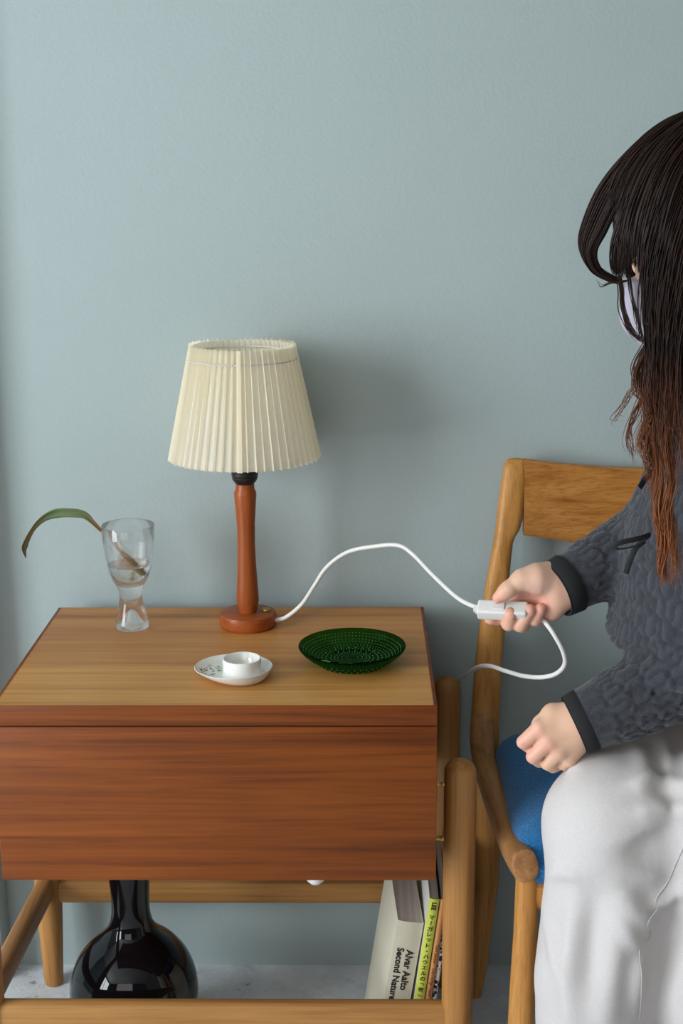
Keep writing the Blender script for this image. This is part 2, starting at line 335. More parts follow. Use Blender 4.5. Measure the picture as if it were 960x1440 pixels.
# ------------------------------------------------------------------ signed-distance modelling
class Field:
    def __init__(s, xs, ys, zs):
        s.ax = [np.asarray(a, np.float32) for a in (xs, ys, zs)]
        s.D = np.full([len(a) for a in s.ax], 1.0, np.float32)
    def sub(s, lo, hi):
        sl = tuple(slice(max(0, int(np.searchsorted(a, l))-1), min(len(a), int(np.searchsorted(a, h))+1)) for a, l, h in zip(s.ax, lo, hi))
        return sl, (s.ax[0][sl[0]][:, None, None], s.ax[1][sl[1]][None, :, None], s.ax[2][sl[2]][None, None, :])
    def mix(s, sl, d, k, op='u'):
        D = s.D[sl]
        if op == 'u':
            if k > 0: h = np.maximum(k-np.abs(D-d), 0)/k; s.D[sl] = np.minimum(D, d)-h*h*k*0.25
            else: s.D[sl] = np.minimum(D, d)
        else:
            d = -d
            if k > 0: h = np.maximum(k-np.abs(D-d), 0)/k; s.D[sl] = np.maximum(D, d)+h*h*k*0.25
            else: s.D[sl] = np.maximum(D, d)
    def cone(s, a, b, ra, rb, k=0.01, cut=None, op='u', flat=None):
        a = np.asarray(a, float); b = np.asarray(b, float); R = max(ra, rb); m = R+k+0.022
        sl, (x, y, z) = s.sub(np.minimum(a, b)-m, np.maximum(a, b)+m)
        if min(q.stop-q.start for q in sl) <= 0: return
        ab = b-a; L2 = ab@ab+1e-12
        t = np.clip(((x-a[0])*ab[0]+(y-a[1])*ab[1]+(z-a[2])*ab[2])/L2, 0, 1)
        dx = x-a[0]-t*ab[0]; dy = y-a[1]-t*ab[1]; dz = z-a[2]-t*ab[2]
        q = dx*dx+dy*dy+dz*dz
        if flat is not None:   # (unit vector, factor): thicken/flatten across one direction
            n, fct = flat; w = dx*n[0]+dy*n[1]+dz*n[2]; q = q+(1/fct**2-1)*w*w
        d = np.sqrt(q)-(ra+(rb-ra)*t)
        if cut is not None:
            for (n, p) in cut: d = np.maximum(d, (x-p[0])*n[0]+(y-p[1])*n[1]+(z-p[2])*n[2])
        s.mix(sl, d.astype(np.float32), k, op)
    def ell(s, c, r, ax=None, k=0.01, op='u'):
        c = np.asarray(c, float); r = np.asarray(r, float); ax = np.eye(3) if ax is None else np.asarray(ax)
        m = r.max()+k+0.022; sl, (x, y, z) = s.sub(c-m, c+m)
        if min(q.stop-q.start for q in sl) <= 0: return
        P = [(x-c[0])*a[0]+(y-c[1])*a[1]+(z-c[2])*a[2] for a in ax]
        k0 = np.sqrt(sum((p/q)**2 for p, q in zip(P, r))); k1 = np.sqrt(sum((p/(q*q))**2 for p, q in zip(P, r)))+1e-9
        s.mix(sl, (k0*(k0-1)/k1).astype(np.float32), k, op)
    def nets(s):
        D = s.D; I = D < 0; c = np.zeros([n-1 for n in D.shape], np.uint8)
        for i in (0, 1):
            for j in (0, 1):
                for k in (0, 1): c += I[i:D.shape[0]-1+i, j:D.shape[1]-1+j, k:D.shape[2]-1+k]
        idx = np.argwhere((c > 0) & (c < 8)); cid = np.full(c.shape, -1, np.int32)
        cid[idx[:, 0], idx[:, 1], idx[:, 2]] = np.arange(len(idx))
        corners = [(i, j, k) for i in (0, 1) for j in (0, 1) for k in (0, 1)]
        val = {q: D[idx[:, 0]+q[0], idx[:, 1]+q[1], idx[:, 2]+q[2]] for q in corners}
        pos = np.zeros((len(idx), 3)); cnt = np.zeros(len(idx))
        for q in corners:
            for ax in range(3):
                if q[ax] == 0:
                    q2 = list(q); q2[ax] = 1; v0 = val[q]; v1 = val[tuple(q2)]; m = (v0 < 0) != (v1 < 0)
                    t = np.where(m, v0/np.where(m, v0-v1, 1), 0)
                    pp = np.tile(np.array(q, float), (len(idx), 1)); pp[:, ax] += t
                    pos += pp*m[:, None]; cnt += m
        pos = pos/cnt[:, None]+idx
        V = np.stack([np.interp(pos[:, a], np.arange(len(s.ax[a])), s.ax[a]) for a in range(3)], 1)
        F = []
        for ax in range(3):
            b1, b2 = (ax+1) % 3, (ax+2) % 3
            A = np.moveaxis(I, ax, 0); ch = A[:-1] != A[1:]; ch = np.moveaxis(ch, 0, ax)
            e = np.argwhere(ch)
            ok = (e[:, b1] >= 1) & (e[:, b2] >= 1) & (e[:, b1] < D.shape[b1]-1) & (e[:, b2] < D.shape[b2]-1); e = e[ok]
            def cell(o1, o2):
                q = e.copy(); q[:, b1] += o1; q[:, b2] += o2; return cid[q[:, 0], q[:, 1], q[:, 2]]
            f = np.stack([cell(-1, -1), cell(0, -1), cell(0, 0), cell(-1, 0)], 1)
            ins = I[e[:, 0], e[:, 1], e[:, 2]]; f[~ins] = f[~ins][:, ::-1]; F.append(f)
        return V, np.concatenate(F)
def vnormals(V, F):
    n = np.cross(V[F[:, 2]]-V[F[:, 0]], V[F[:, 3]]-V[F[:, 1]]); out = np.zeros_like(V)
    for k in range(4): np.add.at(out, F[:, k], n)
    return out/(np.linalg.norm(out, axis=1)[:, None]+1e-12)
def relax(V, F, it=2, lam=0.5):
    for _ in range(it):
        acc = np.zeros_like(V); cnt = np.zeros(len(V))
        for a, b in ((0, 1), (1, 2), (2, 3), (3, 0)):
            np.add.at(acc, F[:, a], V[F[:, b]]); np.add.at(acc, F[:, b], V[F[:, a]])
            np.add.at(cnt, F[:, a], 1); np.add.at(cnt, F[:, b], 1)
        V = V*(1-lam)+lam*acc/np.maximum(cnt, 1)[:, None]
    return V
def unit(v): v = np.asarray(v, float); return v/np.linalg.norm(v)
def axis_pts(segs):
    out = []
    for lo, hi, st in segs: out.append(np.arange(lo, hi-1e-9, st))
    return np.concatenate(out)

# ------------------------------------------------------------------ the room
def struct(o): o['kind'] = 'structure'; return o
XR = 1.9; YF = -1.85; XL = -3.4; ZC = 2.65
struct(box('floor', (XL-0.6, YF, -0.1), (XR+0.1, WALL_Y+0.15, 0.0), M['floor']))
struct(box('wall_back', (XL-0.1, WALL_Y, 0), (XR+0.1, WALL_Y+0.15, ZC), M['wall']))
struct(box('wall_right', (XR, YF, 0), (XR+0.1, WALL_Y, ZC), M['side_wall']))
struct(box('ceiling', (XL-0.1, YF, ZC), (XR+0.1, WALL_Y+0.15, ZC+0.1), M['ceiling']))
# side wall with a tall window opening
V = []; 
wl = bmesh.new()
for lo, hi in (((XL-0.1, YF, 0), (XL, -1.7, ZC)), ((XL-0.1, 0.5, 0), (XL, WALL_Y, ZC)), ((XL-0.1, -1.7, 0), (XL, 0.5, 0.05)), ((XL-0.1, -1.7, 2.51), (XL, 0.5, ZC))):
    b2 = box_bm(lo, hi); me = bpy.data.meshes.new('t'); b2.to_mesh(me); b2.free(); wl.from_mesh(me); bpy.data.meshes.remove(me)
struct(bm_obj('wall_left', wl, M['wall']))
wf = bpy.data.objects.new('window_1', None); COL.objects.link(wf); wf.location = (XL, -0.60, 0.05); struct(wf)
for lo, hi in (((-0.05, -1.1, 0), (0.0, -1.06, 2.46)), ((-0.05, 1.06, 0), (0.0, 1.1, 2.46)), ((-0.05, -0.02, 0.04), (0.0, 0.02, 2.42)),
               ((-0.05, -1.06, 0), (0.0, 1.06, 0.04)), ((-0.05, -1.06, 2.42), (0.0, 1.06, 2.46))):
    box('window_frame', np.array(lo)+np.array(wf.location), np.array(hi)+np.array(wf.location), M['ceiling'], wf, 0.004)
# narrow painted pier at the left end of the wall
struct(box('trim_1', (-0.76, 1.925, 0.0), (-0.640, WALL_Y, ZC), M['trim'], None, 0.004))

# ------------------------------------------------------------------ sewing table
TT = 0.5966
def sewing_table():
    t = thing('sewing_table', 'lidded teak box table on round pale oak legs against the blue wall', 'table', (-0.264, 1.75, 0))
    x0, x1, y0, y1, z0 = -0.528, 0.0, 1.557, 1.943, 0.3704
    zl = TT-0.0255
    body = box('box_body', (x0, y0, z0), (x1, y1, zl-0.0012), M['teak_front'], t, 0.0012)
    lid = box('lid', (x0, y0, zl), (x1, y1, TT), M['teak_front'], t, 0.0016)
    box('lid_gap', (x0+0.004, y0+0.004, zl-0.004), (x1-0.004, y1-0.004, zl+0.004), M['black_cover'], t)
    e = 0.0045
    ys_ = atz(60, 937.5, TT)[1]
    for ya, yb, m_ in ((y0+0.002, ys_-0.0002, M['teak_top']), (ys_+0.0002, y1-0.003, M['teak_top2'])):
        pnl = box('top_panel', (x0+e, ya, TT-0.003), (x1-e, yb, TT+0.0003), m_, lid, 0.0); pnl['label'] = 'golden brown veneer sheet of the top'
    # thin dark glue lines beside the edge strips
    for xx in (x0+e, x1-e): box('inlay_line', (xx-0.0005, y0+0.002, TT-0.003), (xx+0.0005, y1-0.003, TT+0.0004), M['lamp_teak'], lid)
    # legs
    r = 0.0203; top = 0.497
    for sx in (-1, 1):
        for ly in (1.631, 1.923):
            lx = 0.0334 if sx > 0 else (-0.578 if ly < 1.7 else -0.563)
            prof = [(0.0001, 0), (0.0125, 0.0), (0.0142, 0.003), (0.0162, 0.05), (0.0188, 0.11), (r, 0.16)]+rounded_ends(top, r, 8)
            lathe('leg', prof, (lx, ly, 0), M['oak_leg'], t, 32, math.radians(50))
            sgn = 1 if lx > -0.2 else -1
            for zz in (0.463, 0.389):
                pin = None
                xa, xb = (x1-0.006, lx-r+0.004) if sgn > 0 else (lx+r-0.004, x0+0.006)
                path = np.linspace((xa, ly, zz), (xb, ly, zz), 9); rad = np.array([2.6, 2.6, 3.4, 3.4, 2.4, 2.4, 3.4, 3.4, 2.6])*1e-3
                tube('brass_pin', path, rad, M['brass'], t, n=16)
    # rails
    def rail(p, q, w, h, mat):
        path = np.linspace(p, q, 3); tube('rail', path, h/2, mat, t, w/2, 24, (0, 0, 1), 3.4)
    rail((-0.578, 1.631, 0.139), (0.0334, 1.631, 0.139), 0.022, 0.038, M['oak_rail'])
    rail((-0.563, 1.923, 0.156), (0.0334, 1.923, 0.156), 0.020, 0.036, M['oak_rail'])
    for la, lx in ((-0.578, -0.563), (0.0334, 0.0334)):
        rail((la, 1.631, 0.160), (lx, 1.923, 0.168), 0.026, 0.036, M['oak_rail_y'])
    # small white glide under the box
    g = lathe('glide_button', [(0.0001, -0.012), (0.006, -0.011), (0.011, -0.006), (0.012, 0.001)], (-0.1465, 1.5712, z0), M['white_plastic'], t, 24)
    return t
sewing_table()

# ------------------------------------------------------------------ lamp
def table_lamp():
    cx, cy = -0.2465, 1.858
    t = thing('table_lamp', 'table lamp with cream pleated shade and turned teak column on the table', 'lamp', (cx, cy, TT))
    c = (cx, cy, TT+0.0004)
    lathe('base', [(0.0001, 0), (0.0375, 0), (0.0385, 0.001), (0.0392, 0.004), (0.0394, 0.016), (0.0385, 0.0185), (0.036, 0.0197), (0.0001, 0.0197)], c, M['lamp_teak_x'], t, 64)
    lathe('brass_button', [(0.0001, 0.0195), (0.0068, 0.0195), (0.0072, 0.0205), (0.0062, 0.0222), (0.0001, 0.0226)], (cx+0.0245, cy+0.006, c[2]), M['brass'], t, 24)
    col = [(0.0001, 0.0197), (0.0120, 0.0197), (0.0128, 0.024), (0.0152, 0.0345), (0.0156, 0.037), (0.0147, 0.055), (0.0129, 0.085), (0.0119, 0.115), (0.0124, 0.145), (0.0140, 0.170), (0.0153, 0.186),
           (0.0150, 0.189), (0.0128, 0.194), (0.0125, 0.201), (0.0001, 0.2012)]
    lathe('column', col, c, M['lamp_teak'], t, 48, math.radians(25))
    soc = [(0.0001, 0.201), (0.0125, 0.2012), (0.0145, 0.2035), (0.0165, 0.2065), (0.0176, 0.2095), (0.0170, 0.2105), (0.0180, 0.2125), (0.0180, 0.2165), (0.0174, 0.2175), (0.0182, 0.2195), (0.0182, 0.2245), (0.0170, 0.2260), (0.0165, 0.252), (0.0001, 0.252)]
    lathe('socket', soc, c, M['black_plastic'], t, 40, math.radians(30))
    lathe('bulb', [(0.0001, 0.25), (0.0125, 0.252), (0.014, 0.262), (0.022, 0.285), (0.0275, 0.305), (0.0275, 0.315), (0.023, 0.330), (0.012, 0.339), (0.0001, 0.3415)], c, M['bulb'], t, 32)
    # pleated shade: knife-edge pleats, open at both ends
    NP = 56; zb, zt = 0.2375, 0.389; rb, rt = 0.1035, 0.0710
    prof = [(-0.5, 0.0), (-0.40, 0.06), (-0.09, 0.30), (0.0, 1.0), (0.09, 0.62), (0.40, 0.04)]   # pleat phase, outward amount
    prof = [(0.0, 1.0), (0.07, 0.42), (0.15, 0.06), (0.50, 0.0), (0.88, 0.05), (0.95, 0.45)]
    jit = rng.normal(0, 0.05, NP); dj = 1+rng.normal(0, 0.12, NP)
    rows = 26; loops = []
    for i in range(rows):
        s = i/(rows-1); z = zb+(zt-zb)*s; R = rb+(rt-rb)*s
        dep = 0.0050+0.0020*s; pts = []
        for k in range(NP):
            for ph, a in prof:
                th = 2*np.pi*(k+ph+jit[k]*(0.4+0.6*s)*(1 if ph < 0.9 else 0.3))/NP-1.56
                rr = R-dep+dep*a*dj[k]
                zz = z+(0.0030*(a-0.3) if i == rows-1 else 0)
                pts.append((cx+rr*math.cos(th), cy+rr*math.sin(th), c[2]+zz))
        loops.append(np.array(pts))
    V1, F1 = loops_mesh(loops, False, False)
    sh = mesh('shade', V1, F1, M['shade'], t, True, math.radians(28))
    sh['label'] = 'cream pleated paper shade'
    # glued seam of the pleated strip
    th = -1.545; d0 = np.array([math.cos(th), math.sin(th), 0]); sd = np.array([-d0[1], d0[0], 0])
    pts = []
    for s in (0, 1):
        R = rb+(rt-rb)*s+0.0003; z = c[2]+zb+(zt-zb)*s
        p = np.array([cx, cy, z])+d0*R; w = 0.0034-0.0008*s; pts += [p-sd*w, p+sd*w, p+sd*w-d0*0.003, p-sd*w-d0*0.003]
    mesh('shade_seam', pts, [(0, 1, 5, 4), (1, 2, 6, 5), (2, 3, 7, 6), (3, 0, 4, 7), (3, 2, 1, 0), (4, 5, 6, 7)], M['shade'], sh, False)
    # gathering thread through the pleats near the top, and wire fitter
    s = 0.88; R = rb+(rt-rb)*s; z = c[2]+zb+(zt-zb)*s; th = np.linspace(0, 2*np.pi, 160, endpoint=False)
    ringp = np.stack([cx+(R-0.0020)*np.cos(th), cy+(R-0.0020)*np.sin(th), np.full(160, z)], 1)
    V, F = tube_vf(np.concatenate([ringp, ringp[:1]]), 0.0008, n=6, caps=False); mesh('gathering_thread', V, F, M['thread'], sh)
    for zz, rr in ((zt-0.010, rt-0.0085), (zb+0.004, rb-0.0085)):
        rp = np.stack([cx+rr*np.cos(th), cy+rr*np.sin(th), np.full(160, c[2]+zz)], 1)
        V, F = tube_vf(np.concatenate([rp, rp[:1]]), 0.0013, n=8, caps=False); mesh('wire_ring', V, F, M['white_metal'], sh)
    parts = []
    for k in range(3):
        a = 2*np.pi*k/3+0.4; d = np.array([math.cos(a), math.sin(a), 0])
        p0 = np.array([cx, cy, c[2]+0.345])+d*0.016; p1 = np.array([cx, cy, c[2]+zt-0.010])+d*(rt-0.0085)
        tube('wire_spoke', catmull([p0, (p0+p1)/2-np.array([0, 0, 0.004]), p1], 5), 0.0012, M['white_metal'], sh, n=6)
    # cord: lamp -> switch in the hand -> loop -> down behind the table
    p1 = [np.array([cx+0.036, cy-0.006, TT+0.009]), at(402, 868, 1.845), at(424, 850, 1.835), at(441, 825, 1.825), at(460, 797, 1.815), at(490, 776, 1.80), at(530, 768, 1.78), at(560, 767, 1.765),
          at(580, 779, 1.75), at(608, 808, 1.715), at(640, 838, 1.67), at(660, 850, 1.64), at(676, 855.5, 1.615)]
    cord = tube('power_cord', catmull(p1, 8), 0.0029, M['cord'], t, n=12)
    p2 = [at(730, 861, 1.615), at(750, 865, 1.616), at(764, 873, 1.612), at(778, 891, 1.602), at(791, 915, 1.60), at(794, 933, 1.605), at(784, 946, 1.615), at(765, 952, 1.63), at(738, 951, 1.66), at(712, 944, 1.70), at(690, 937, 1.75),
          at(672, 938, 1.80), at(656, 949, 1.87), at(645, 960, 1.935), at(636, 985, 1.957), at(632, 1080, 1.960), at(633, 1250, 1.962)]
    tube('power_cord', catmull(p2, 8), 0.0029, M['cord'], t, n=12)
    return t
LAMP = table_lamp()

def inline_switch():
    # a rounded oblong body, held in the hand; rocker and screw recess on its upper face
    a = at(671.5, 857, 1.622); b = at(742, 860, 1.606)
    X = unit(b-a); L = np.linalg.norm(b-a)
    up0 = unit(np.array([0.02, -0.60, 0.80])); Zv = unit(up0-X*(up0@X)); Yv = np.cross(Zv, X)
    bm = bmesh.new(); bmesh.ops.create_cube(bm, size=1)
    W, H = 0.0195, 0.0165
    for v in bm.verts:
        x = (v.co.x+0.5)*L; k = 1.0
        v.co = Vector(a+X*x+Yv*(v.co.y*W)+Zv*(v.co.z*H))
    bmesh.ops.bevel(bm, geom=bm.edges[:], offset=0.0032, segments=3, profile=0.6, affect='EDGES')
    sw = bm_obj('inline_switch', bm, M['white_plastic'], LAMP, True, math.radians(50)); sw['label'] = 'white plastic inline cord switch'
    # rocker button
    def slab(name, x0, x1, w, z0, z1, mat, bev):
        bm = bmesh.new(); bmesh.ops.create_cube(bm, size=1)
        for v in bm.verts: v.co = Vector(a+X*(x0+(v.co.x+0.5)*(x1-x0))+Yv*(v.co.y*w)+Zv*(z0+(v.co.z+0.5)*(z1-z0)))
        bmesh.ops.bevel(bm, geom=bm.edges[:], offset=bev, segments=2, affect='EDGES')
        return bm_obj(name, bm, mat, sw, True, math.radians(50))
    slab('rocker_button', L*0.30, L*0.56, 0.0105, H/2-0.001, H/2+0.0016, M['white_plastic'], 0.0008)
    slab('cord_collar', -0.005, 0.004, 0.009, -0.0045, 0.0045, M['white_plastic'], 0.002)
inline_switch()

# ------------------------------------------------------------------ drinking glass with water and a cutting
def glass_set():
    gx, gy = -0.4065, 1.851; c = (gx, gy, TT+0.0004)
    outer = [(0.0001, 0.010), (0.006, 0.0085), (0.011, 0.004), (0.015, 0.0005), (0.0215, 0.0), (0.0235, 0.0015), (0.0232, 0.006), (0.0205, 0.018), (0.0172, 0.032), (0.0156, 0.043), (0.0160, 0.052), (0.0190, 0.060), (0.0245, 0.070), (0.0290, 0.083), (0.0322, 0.100), (0.0348, 0.122), (0.0360, 0.1455)]
    inner = [(0.0354, 0.1460), (0.0342, 0.122), (0.0315, 0.100), (0.0281, 0.083), (0.0232, 0.0712), (0.0165, 0.0650), (0.008, 0.0620), (0.0001, 0.0615)]
    outer = [(0.0001, 0.026), (0.004, 0.023)]+outer[2:]
    g = lathe('drinking_glass', outer+inner, (gx, gy, c[2]), M['glass'], None, 64, math.radians(60))
    tagp(g, 'clear footed drinking glass half full of water at the left of the lamp', 'glass')
    zl = 0.0905
    w = lathe('water', [(0.0001, 0.0617), (0.008, 0.0622), (0.0164, 0.0652), (0.0230, 0.0714), (0.0279, 0.0832), (0.0294, zl), (0.0001, zl)], (gx, gy, c[2]), M['water'], None, 64, math.radians(50))
    tagp(w, 'clear water standing in the footed drinking glass', 'water')
    for o in (g, w):   # put the origin at the base
        o.data.transform(Matrix.Translation((-gx, -gy, -c[2]))); o.location = (gx, gy, c[2])
    t = thing('plant_cutting', 'long arching leaf cutting rooting in the glass of water', 'plant', (gx+0.012, gy, c[2]+0.068))
    Yp = 1.851
    lp = catmull([at(143, 747, Yp-0.006), at(131, 735, Yp-0.010), at(118, 723.5, Yp-0.014), at(99, 720, Yp-0.018), at(80, 720.5, Yp-0.02), at(64, 726, Yp-0.022), at(50, 738, Yp-0.024), at(39, 755, Yp-0.025), at(33, 770, Yp-0.025), at(36, 784, Yp-0.024)], 8)
    m = len(lp); s = np.linspace(0, 1, m)
    wid = np.interp(s, [0, .12, .28, .45, .6, .72, .88, 1], [.0022, .0030, .0062, .0075, .0048, .0034, .0052, .0006])
    T, A, B = frames(lp, (0, -0.75, 0.66))
    tilt = np.interp(s, [0, .3, .6, 1], [0.2, 0.55, 0.9, 1.25])
    loops = []
    for i in range(m):
        side = math.cos(tilt[i])*B[i]+math.sin(tilt[i])*A[i]; nn = np.cross(side, T[i])
        q = []
        for u in (-1, -0.5, 0, 0.5, 1): q.append(lp[i]+side*wid[i]*u+nn*(0.0028*abs(u)*min(1, wid[i]/.006)))
        q += [x-nn*0.0006 for x in q[::-1]]; loops.append(np.array(q))
    V, F = loops_mesh(loops); lf = mesh('leaf', V, F, M['leaf'], t)
    cols = []
    for i in range(m):
        for j in range(10):
            g_ = np.array(lin(96, 122, 84)[:3]); r_ = np.array(lin(150, 84, 56)[:3]); l_ = np.array(lin(140, 160, 90)[:3])
            k = np.interp(s[i], [0, .12, .25, .5, .68, .78, .9, .97, 1], [.7, .5, .1, 0, .35, .4, .1, .5, 1]); e = 0.35 if j in (0, 9, 4, 5) else 0
            cols.append((g_*(1-e)+l_*e)*(1-k)+r_*k)
    set_color(lf, 'tint', cols)
    sp = catmull([at(198, 806, Yp), at(188, 793, Yp), at(178, 783, Yp), at(166, 772, Yp-0.002), at(154, 759, Yp-0.004), at(142, 746, Yp-0.006)], 8); m = len(sp); s = np.linspace(0, 1, m)
    rad = np.interp(s, [0, .12, .3, .45, .55, 1], [.003, .0048, .0046, .0034, .0024, .0018])*(1+0.12*np.sin(s*80)*(s < .55))
    V, F = tube_vf(sp, rad, n=12); st = mesh('stem', V, F, M['leaf'], t)
    cc = []
    for i in range(m):
        k = np.interp(s[i], [0, .18, .35, .6, 1], [0, 1, 2, 3, 3.6]); P = [lin(120, 110, 60), lin(104, 104, 62), lin(134, 92, 70), lin(160, 110, 70), lin(150, 120, 70)]
        a = int(min(k, 3)); f = min(k-a, 1); cc += [np.array(P[a][:3])*(1-f)+np.array(P[min(a+1, 4)][:3])*f]*12
    set_color(st, 'tint', cc)
    # withered sheath bits and fine pale roots
    parts = []
    for (px, py, qx, qy) in ((170, 771, 168, 764), (172, 774, 174, 766)):
        parts.append(tube_vf(catmull([at(px, py, Yp-0.004), at((px+qx)/2+.8, (py+qy)/2, Yp-0.006), at(qx, qy, Yp-0.006)], 5), np.linspace(.0012, .0002, 11), n=6))
    V, F = join_vf(parts); sb = mesh('sheath', V, F, M['root'], t)
    for k in range(11):
        x0 = 184+random.uniform(0, 14); y0 = 798+random.uniform(-2, 6)
        bx = min(max(x0+random.uniform(-16, 4), 173), 198); by = min(818, 812+random.uniform(0, 5))
        p = catmull([at(x0, y0, Yp), at((x0+bx)/2+random.uniform(-3, 3), (y0+by)/2, Yp+random.uniform(-.006, .006)), at(bx, by-3, Yp+random.uniform(-.006, .006))], 6)
        tube('root', p, np.linspace(.0007, .0003, len(p)), M['root'], t, n=5)
glass_set()

# ------------------------------------------------------------------ green beaded plate
def glass_plate():
    px, py = -0.1015, 1.703; z = TT+0.0005
    prof = [(0.0001, 0.004), (0.024, 0.004), (0.033, 0.0045), (0.037, 0.002), (0.039, 0.0), (0.042, 0.0006), (0.048, 0.005), (0.057, 0.0112), (0.064, 0.0172), (0.0672, 0.0212), (0.0684, 0.0236), (0.0678, 0.0250), (0.0664, 0.0245),
            (0.062, 0.0192), (0.055, 0.0134), (0.048, 0.0094), (0.041, 0.0075), (0.030, 0.0072), (0.0001, 0.0072)]
    t = thing('glass_plate', 'dark green pressed glass plate with beaded rings at the right of the table', 'plate', (px, py, z))
    lathe('plate_body', prof, (px, py, z), M['green_glass'], t, 96, math.radians(40))
    top = [(0.0001, 0.0072), (0.030, 0.0072), (0.041, 0.0075), (0.048, 0.0094), (0.055, 0.0134), (0.062, 0.0192), (0.0664, 0.0245)]
    rr, zz = zip(*top)
    bm = bmesh.new(); bmesh.ops.create_icosphere(bm, subdivisions=1, radius=1); bv = np.array([v.co[:] for v in bm.verts]); bm.verts.index_update(); bf = [[v.index for v in f.verts] for f in bm.faces]; bm.free()
    parts = []
    for R, n, s in ((0.008, 14, .0007), (0.0135, 26, .0007), (0.0185, 36, .0007), (0.0225, 44, .0008), (0.0275, 22, .0012), (0.0335, 56, .0009), (0.0385, 26, .0013), (0.0435, 62, .0008), (0.0475, 66, .0008), (0.0515, 72, .0008), (0.0553, 76, .0008), (0.0590, 80, .0008), (0.0625, 84, .0008)):
        h = float(np.interp(R, rr, zz))
        for k in range(n):
            a = 2*np.pi*k/n; parts.append((bv*np.array([s, s, s*0.8])+np.array([px+R*math.cos(a), py+R*math.sin(a), z+h]), bf))
    for R, n, s, h in ((0.0465, 40, .0010, .0038), (0.0545, 46, .0010, .0095)):
        for k in range(n):
            a = 2*np.pi*k/n; parts.append((bv*s+np.array([px+R*math.cos(a), py+R*math.sin(a), z+h]), bf))
    V, F = join_vf(parts); b = mesh('beads', V, F, M['green_bead'], t); b['kind'] = 'stuff'
glass_plate()

# ------------------------------------------------------------------ egg cup plate
def egg_plate():
    ex, ey = -0.2485, 1.654; cx2, cy2 = -0.2370, 1.645; z = TT+0.0004
    t = thing('egg_cup_plate', 'small white oval saucer with built in egg cup and green leaf print', 'dish', (ex, ey, z))
    n = 144; L = []
    def lp(cx, cy, a, b, h): L.append(ring(cx, cy, z+h, a, b, n))
    def mixl(t_, A, B): return tuple(A[i]*(1-t_)+B[i]*t_ for i in range(5))
    foot = (cx2, cy2, 0.0245, 0.0235, 0.0); f2 = (cx2, cy2, 0.0265, 0.0252, 0.0008); rim = (ex, ey, 0.0486, 0.0455, 0.0138); rimi = (ex, ey, 0.0474, 0.0443, 0.0139)
    base = (cx2, cy2, 0.0262, 0.0262, 0.0062)
    lp(cx2, cy2, 0.0001, 0.0001, 0.001); lp(cx2, cy2, 0.0225, 0.0215, 0.001); lp(*foot); lp(*f2)
    for k in range(1, 7): A = mixl(k/7, f2, rim); lp(A[0], A[1], A[2], A[3], 0.0008+0.0122*(k/7)**1.0-0.002*math.sin(math.pi*k/7))
    lp(*rim); lp(ex, ey, 0.0481, 0.0450, 0.0143); lp(*rimi)
    for k in range(1, 40):
        u = k/40; A = mixl(u, rimi, base); lp(A[0], A[1], A[2], A[3], 0.0139-0.0079*(1-(1-u)**2.6))
    i0 = 13; i1 = len(L)
    for r, h in ((0.0262, 0.0062), (0.0252, 0.0072), (0.0243, 0.0095), (0.0239, 0.014), (0.0239, 0.020), (0.0240, 0.0262), (0.0236, 0.0276), (0.0226, 0.0280), (0.0215, 0.0274), (0.0205, 0.022), (0.018, 0.015), (0.013, 0.0098), (0.007, 0.0075), (0.0001, 0.007)): lp(cx2, cy2, r, r, h)
    V, F = loops_mesh(L); o = mesh('saucer', V, F, M['porcelain'], t, True, math.radians(50))
    col = np.tile(np.array(lin(236, 235, 230)[:3]), (len(V), 1))
    g1, g2, g3 = [np.array(lin(*q)[:3]) for q in ((74, 112, 66), (120, 150, 66), (120, 160, 160))]
    leaves = []
    r2 = random.Random(5)
    for (bx, by, n_, cset) in ((-0.0365, 0.000, 8, 0), (-0.030, 0.012, 8, 0), (-0.027, -0.010, 7, 2), (-0.020, 0.015, 5, 1), (-0.036, -0.007, 5, 2), (-0.022, 0.004, 5, 0), (-0.013, -0.024, 3, 2)):
        for k in range(n_):
            a = r2.uniform(0, 6.28); d = r2.uniform(0.001, 0.0055)
            leaves.append((ex+bx+d*math.cos(a), ey+by+d*math.sin(a), a+r2.uniform(-.5, .5), r2.uniform(.0016, .0027), r2.uniform(.0007, .0012), r2.choice([(g1, g1, g2), (g2, g2, g1), (g3, g3, g1)][cset])))
    leaves.append((ex-0.0185, ey+0.006, 0.3, .0036, .0026, g2))
    for i in range(i0-1, i1):
        sl = slice(i*n, (i+1)*n); P = V[sl]
        for (lx, ly, a, la, lb, cc) in leaves:
            dx = P[:, 0]-lx; dy = P[:, 1]-ly; u = dx*math.cos(a)+dy*math.sin(a); v = -dx*math.sin(a)+dy*math.cos(a)
            m = (u/la)**2+(v/lb)**2 < 1; q = col[sl]; q[m] = cc; col[sl] = q
    set_color(o, 'print', col)
egg_plate()

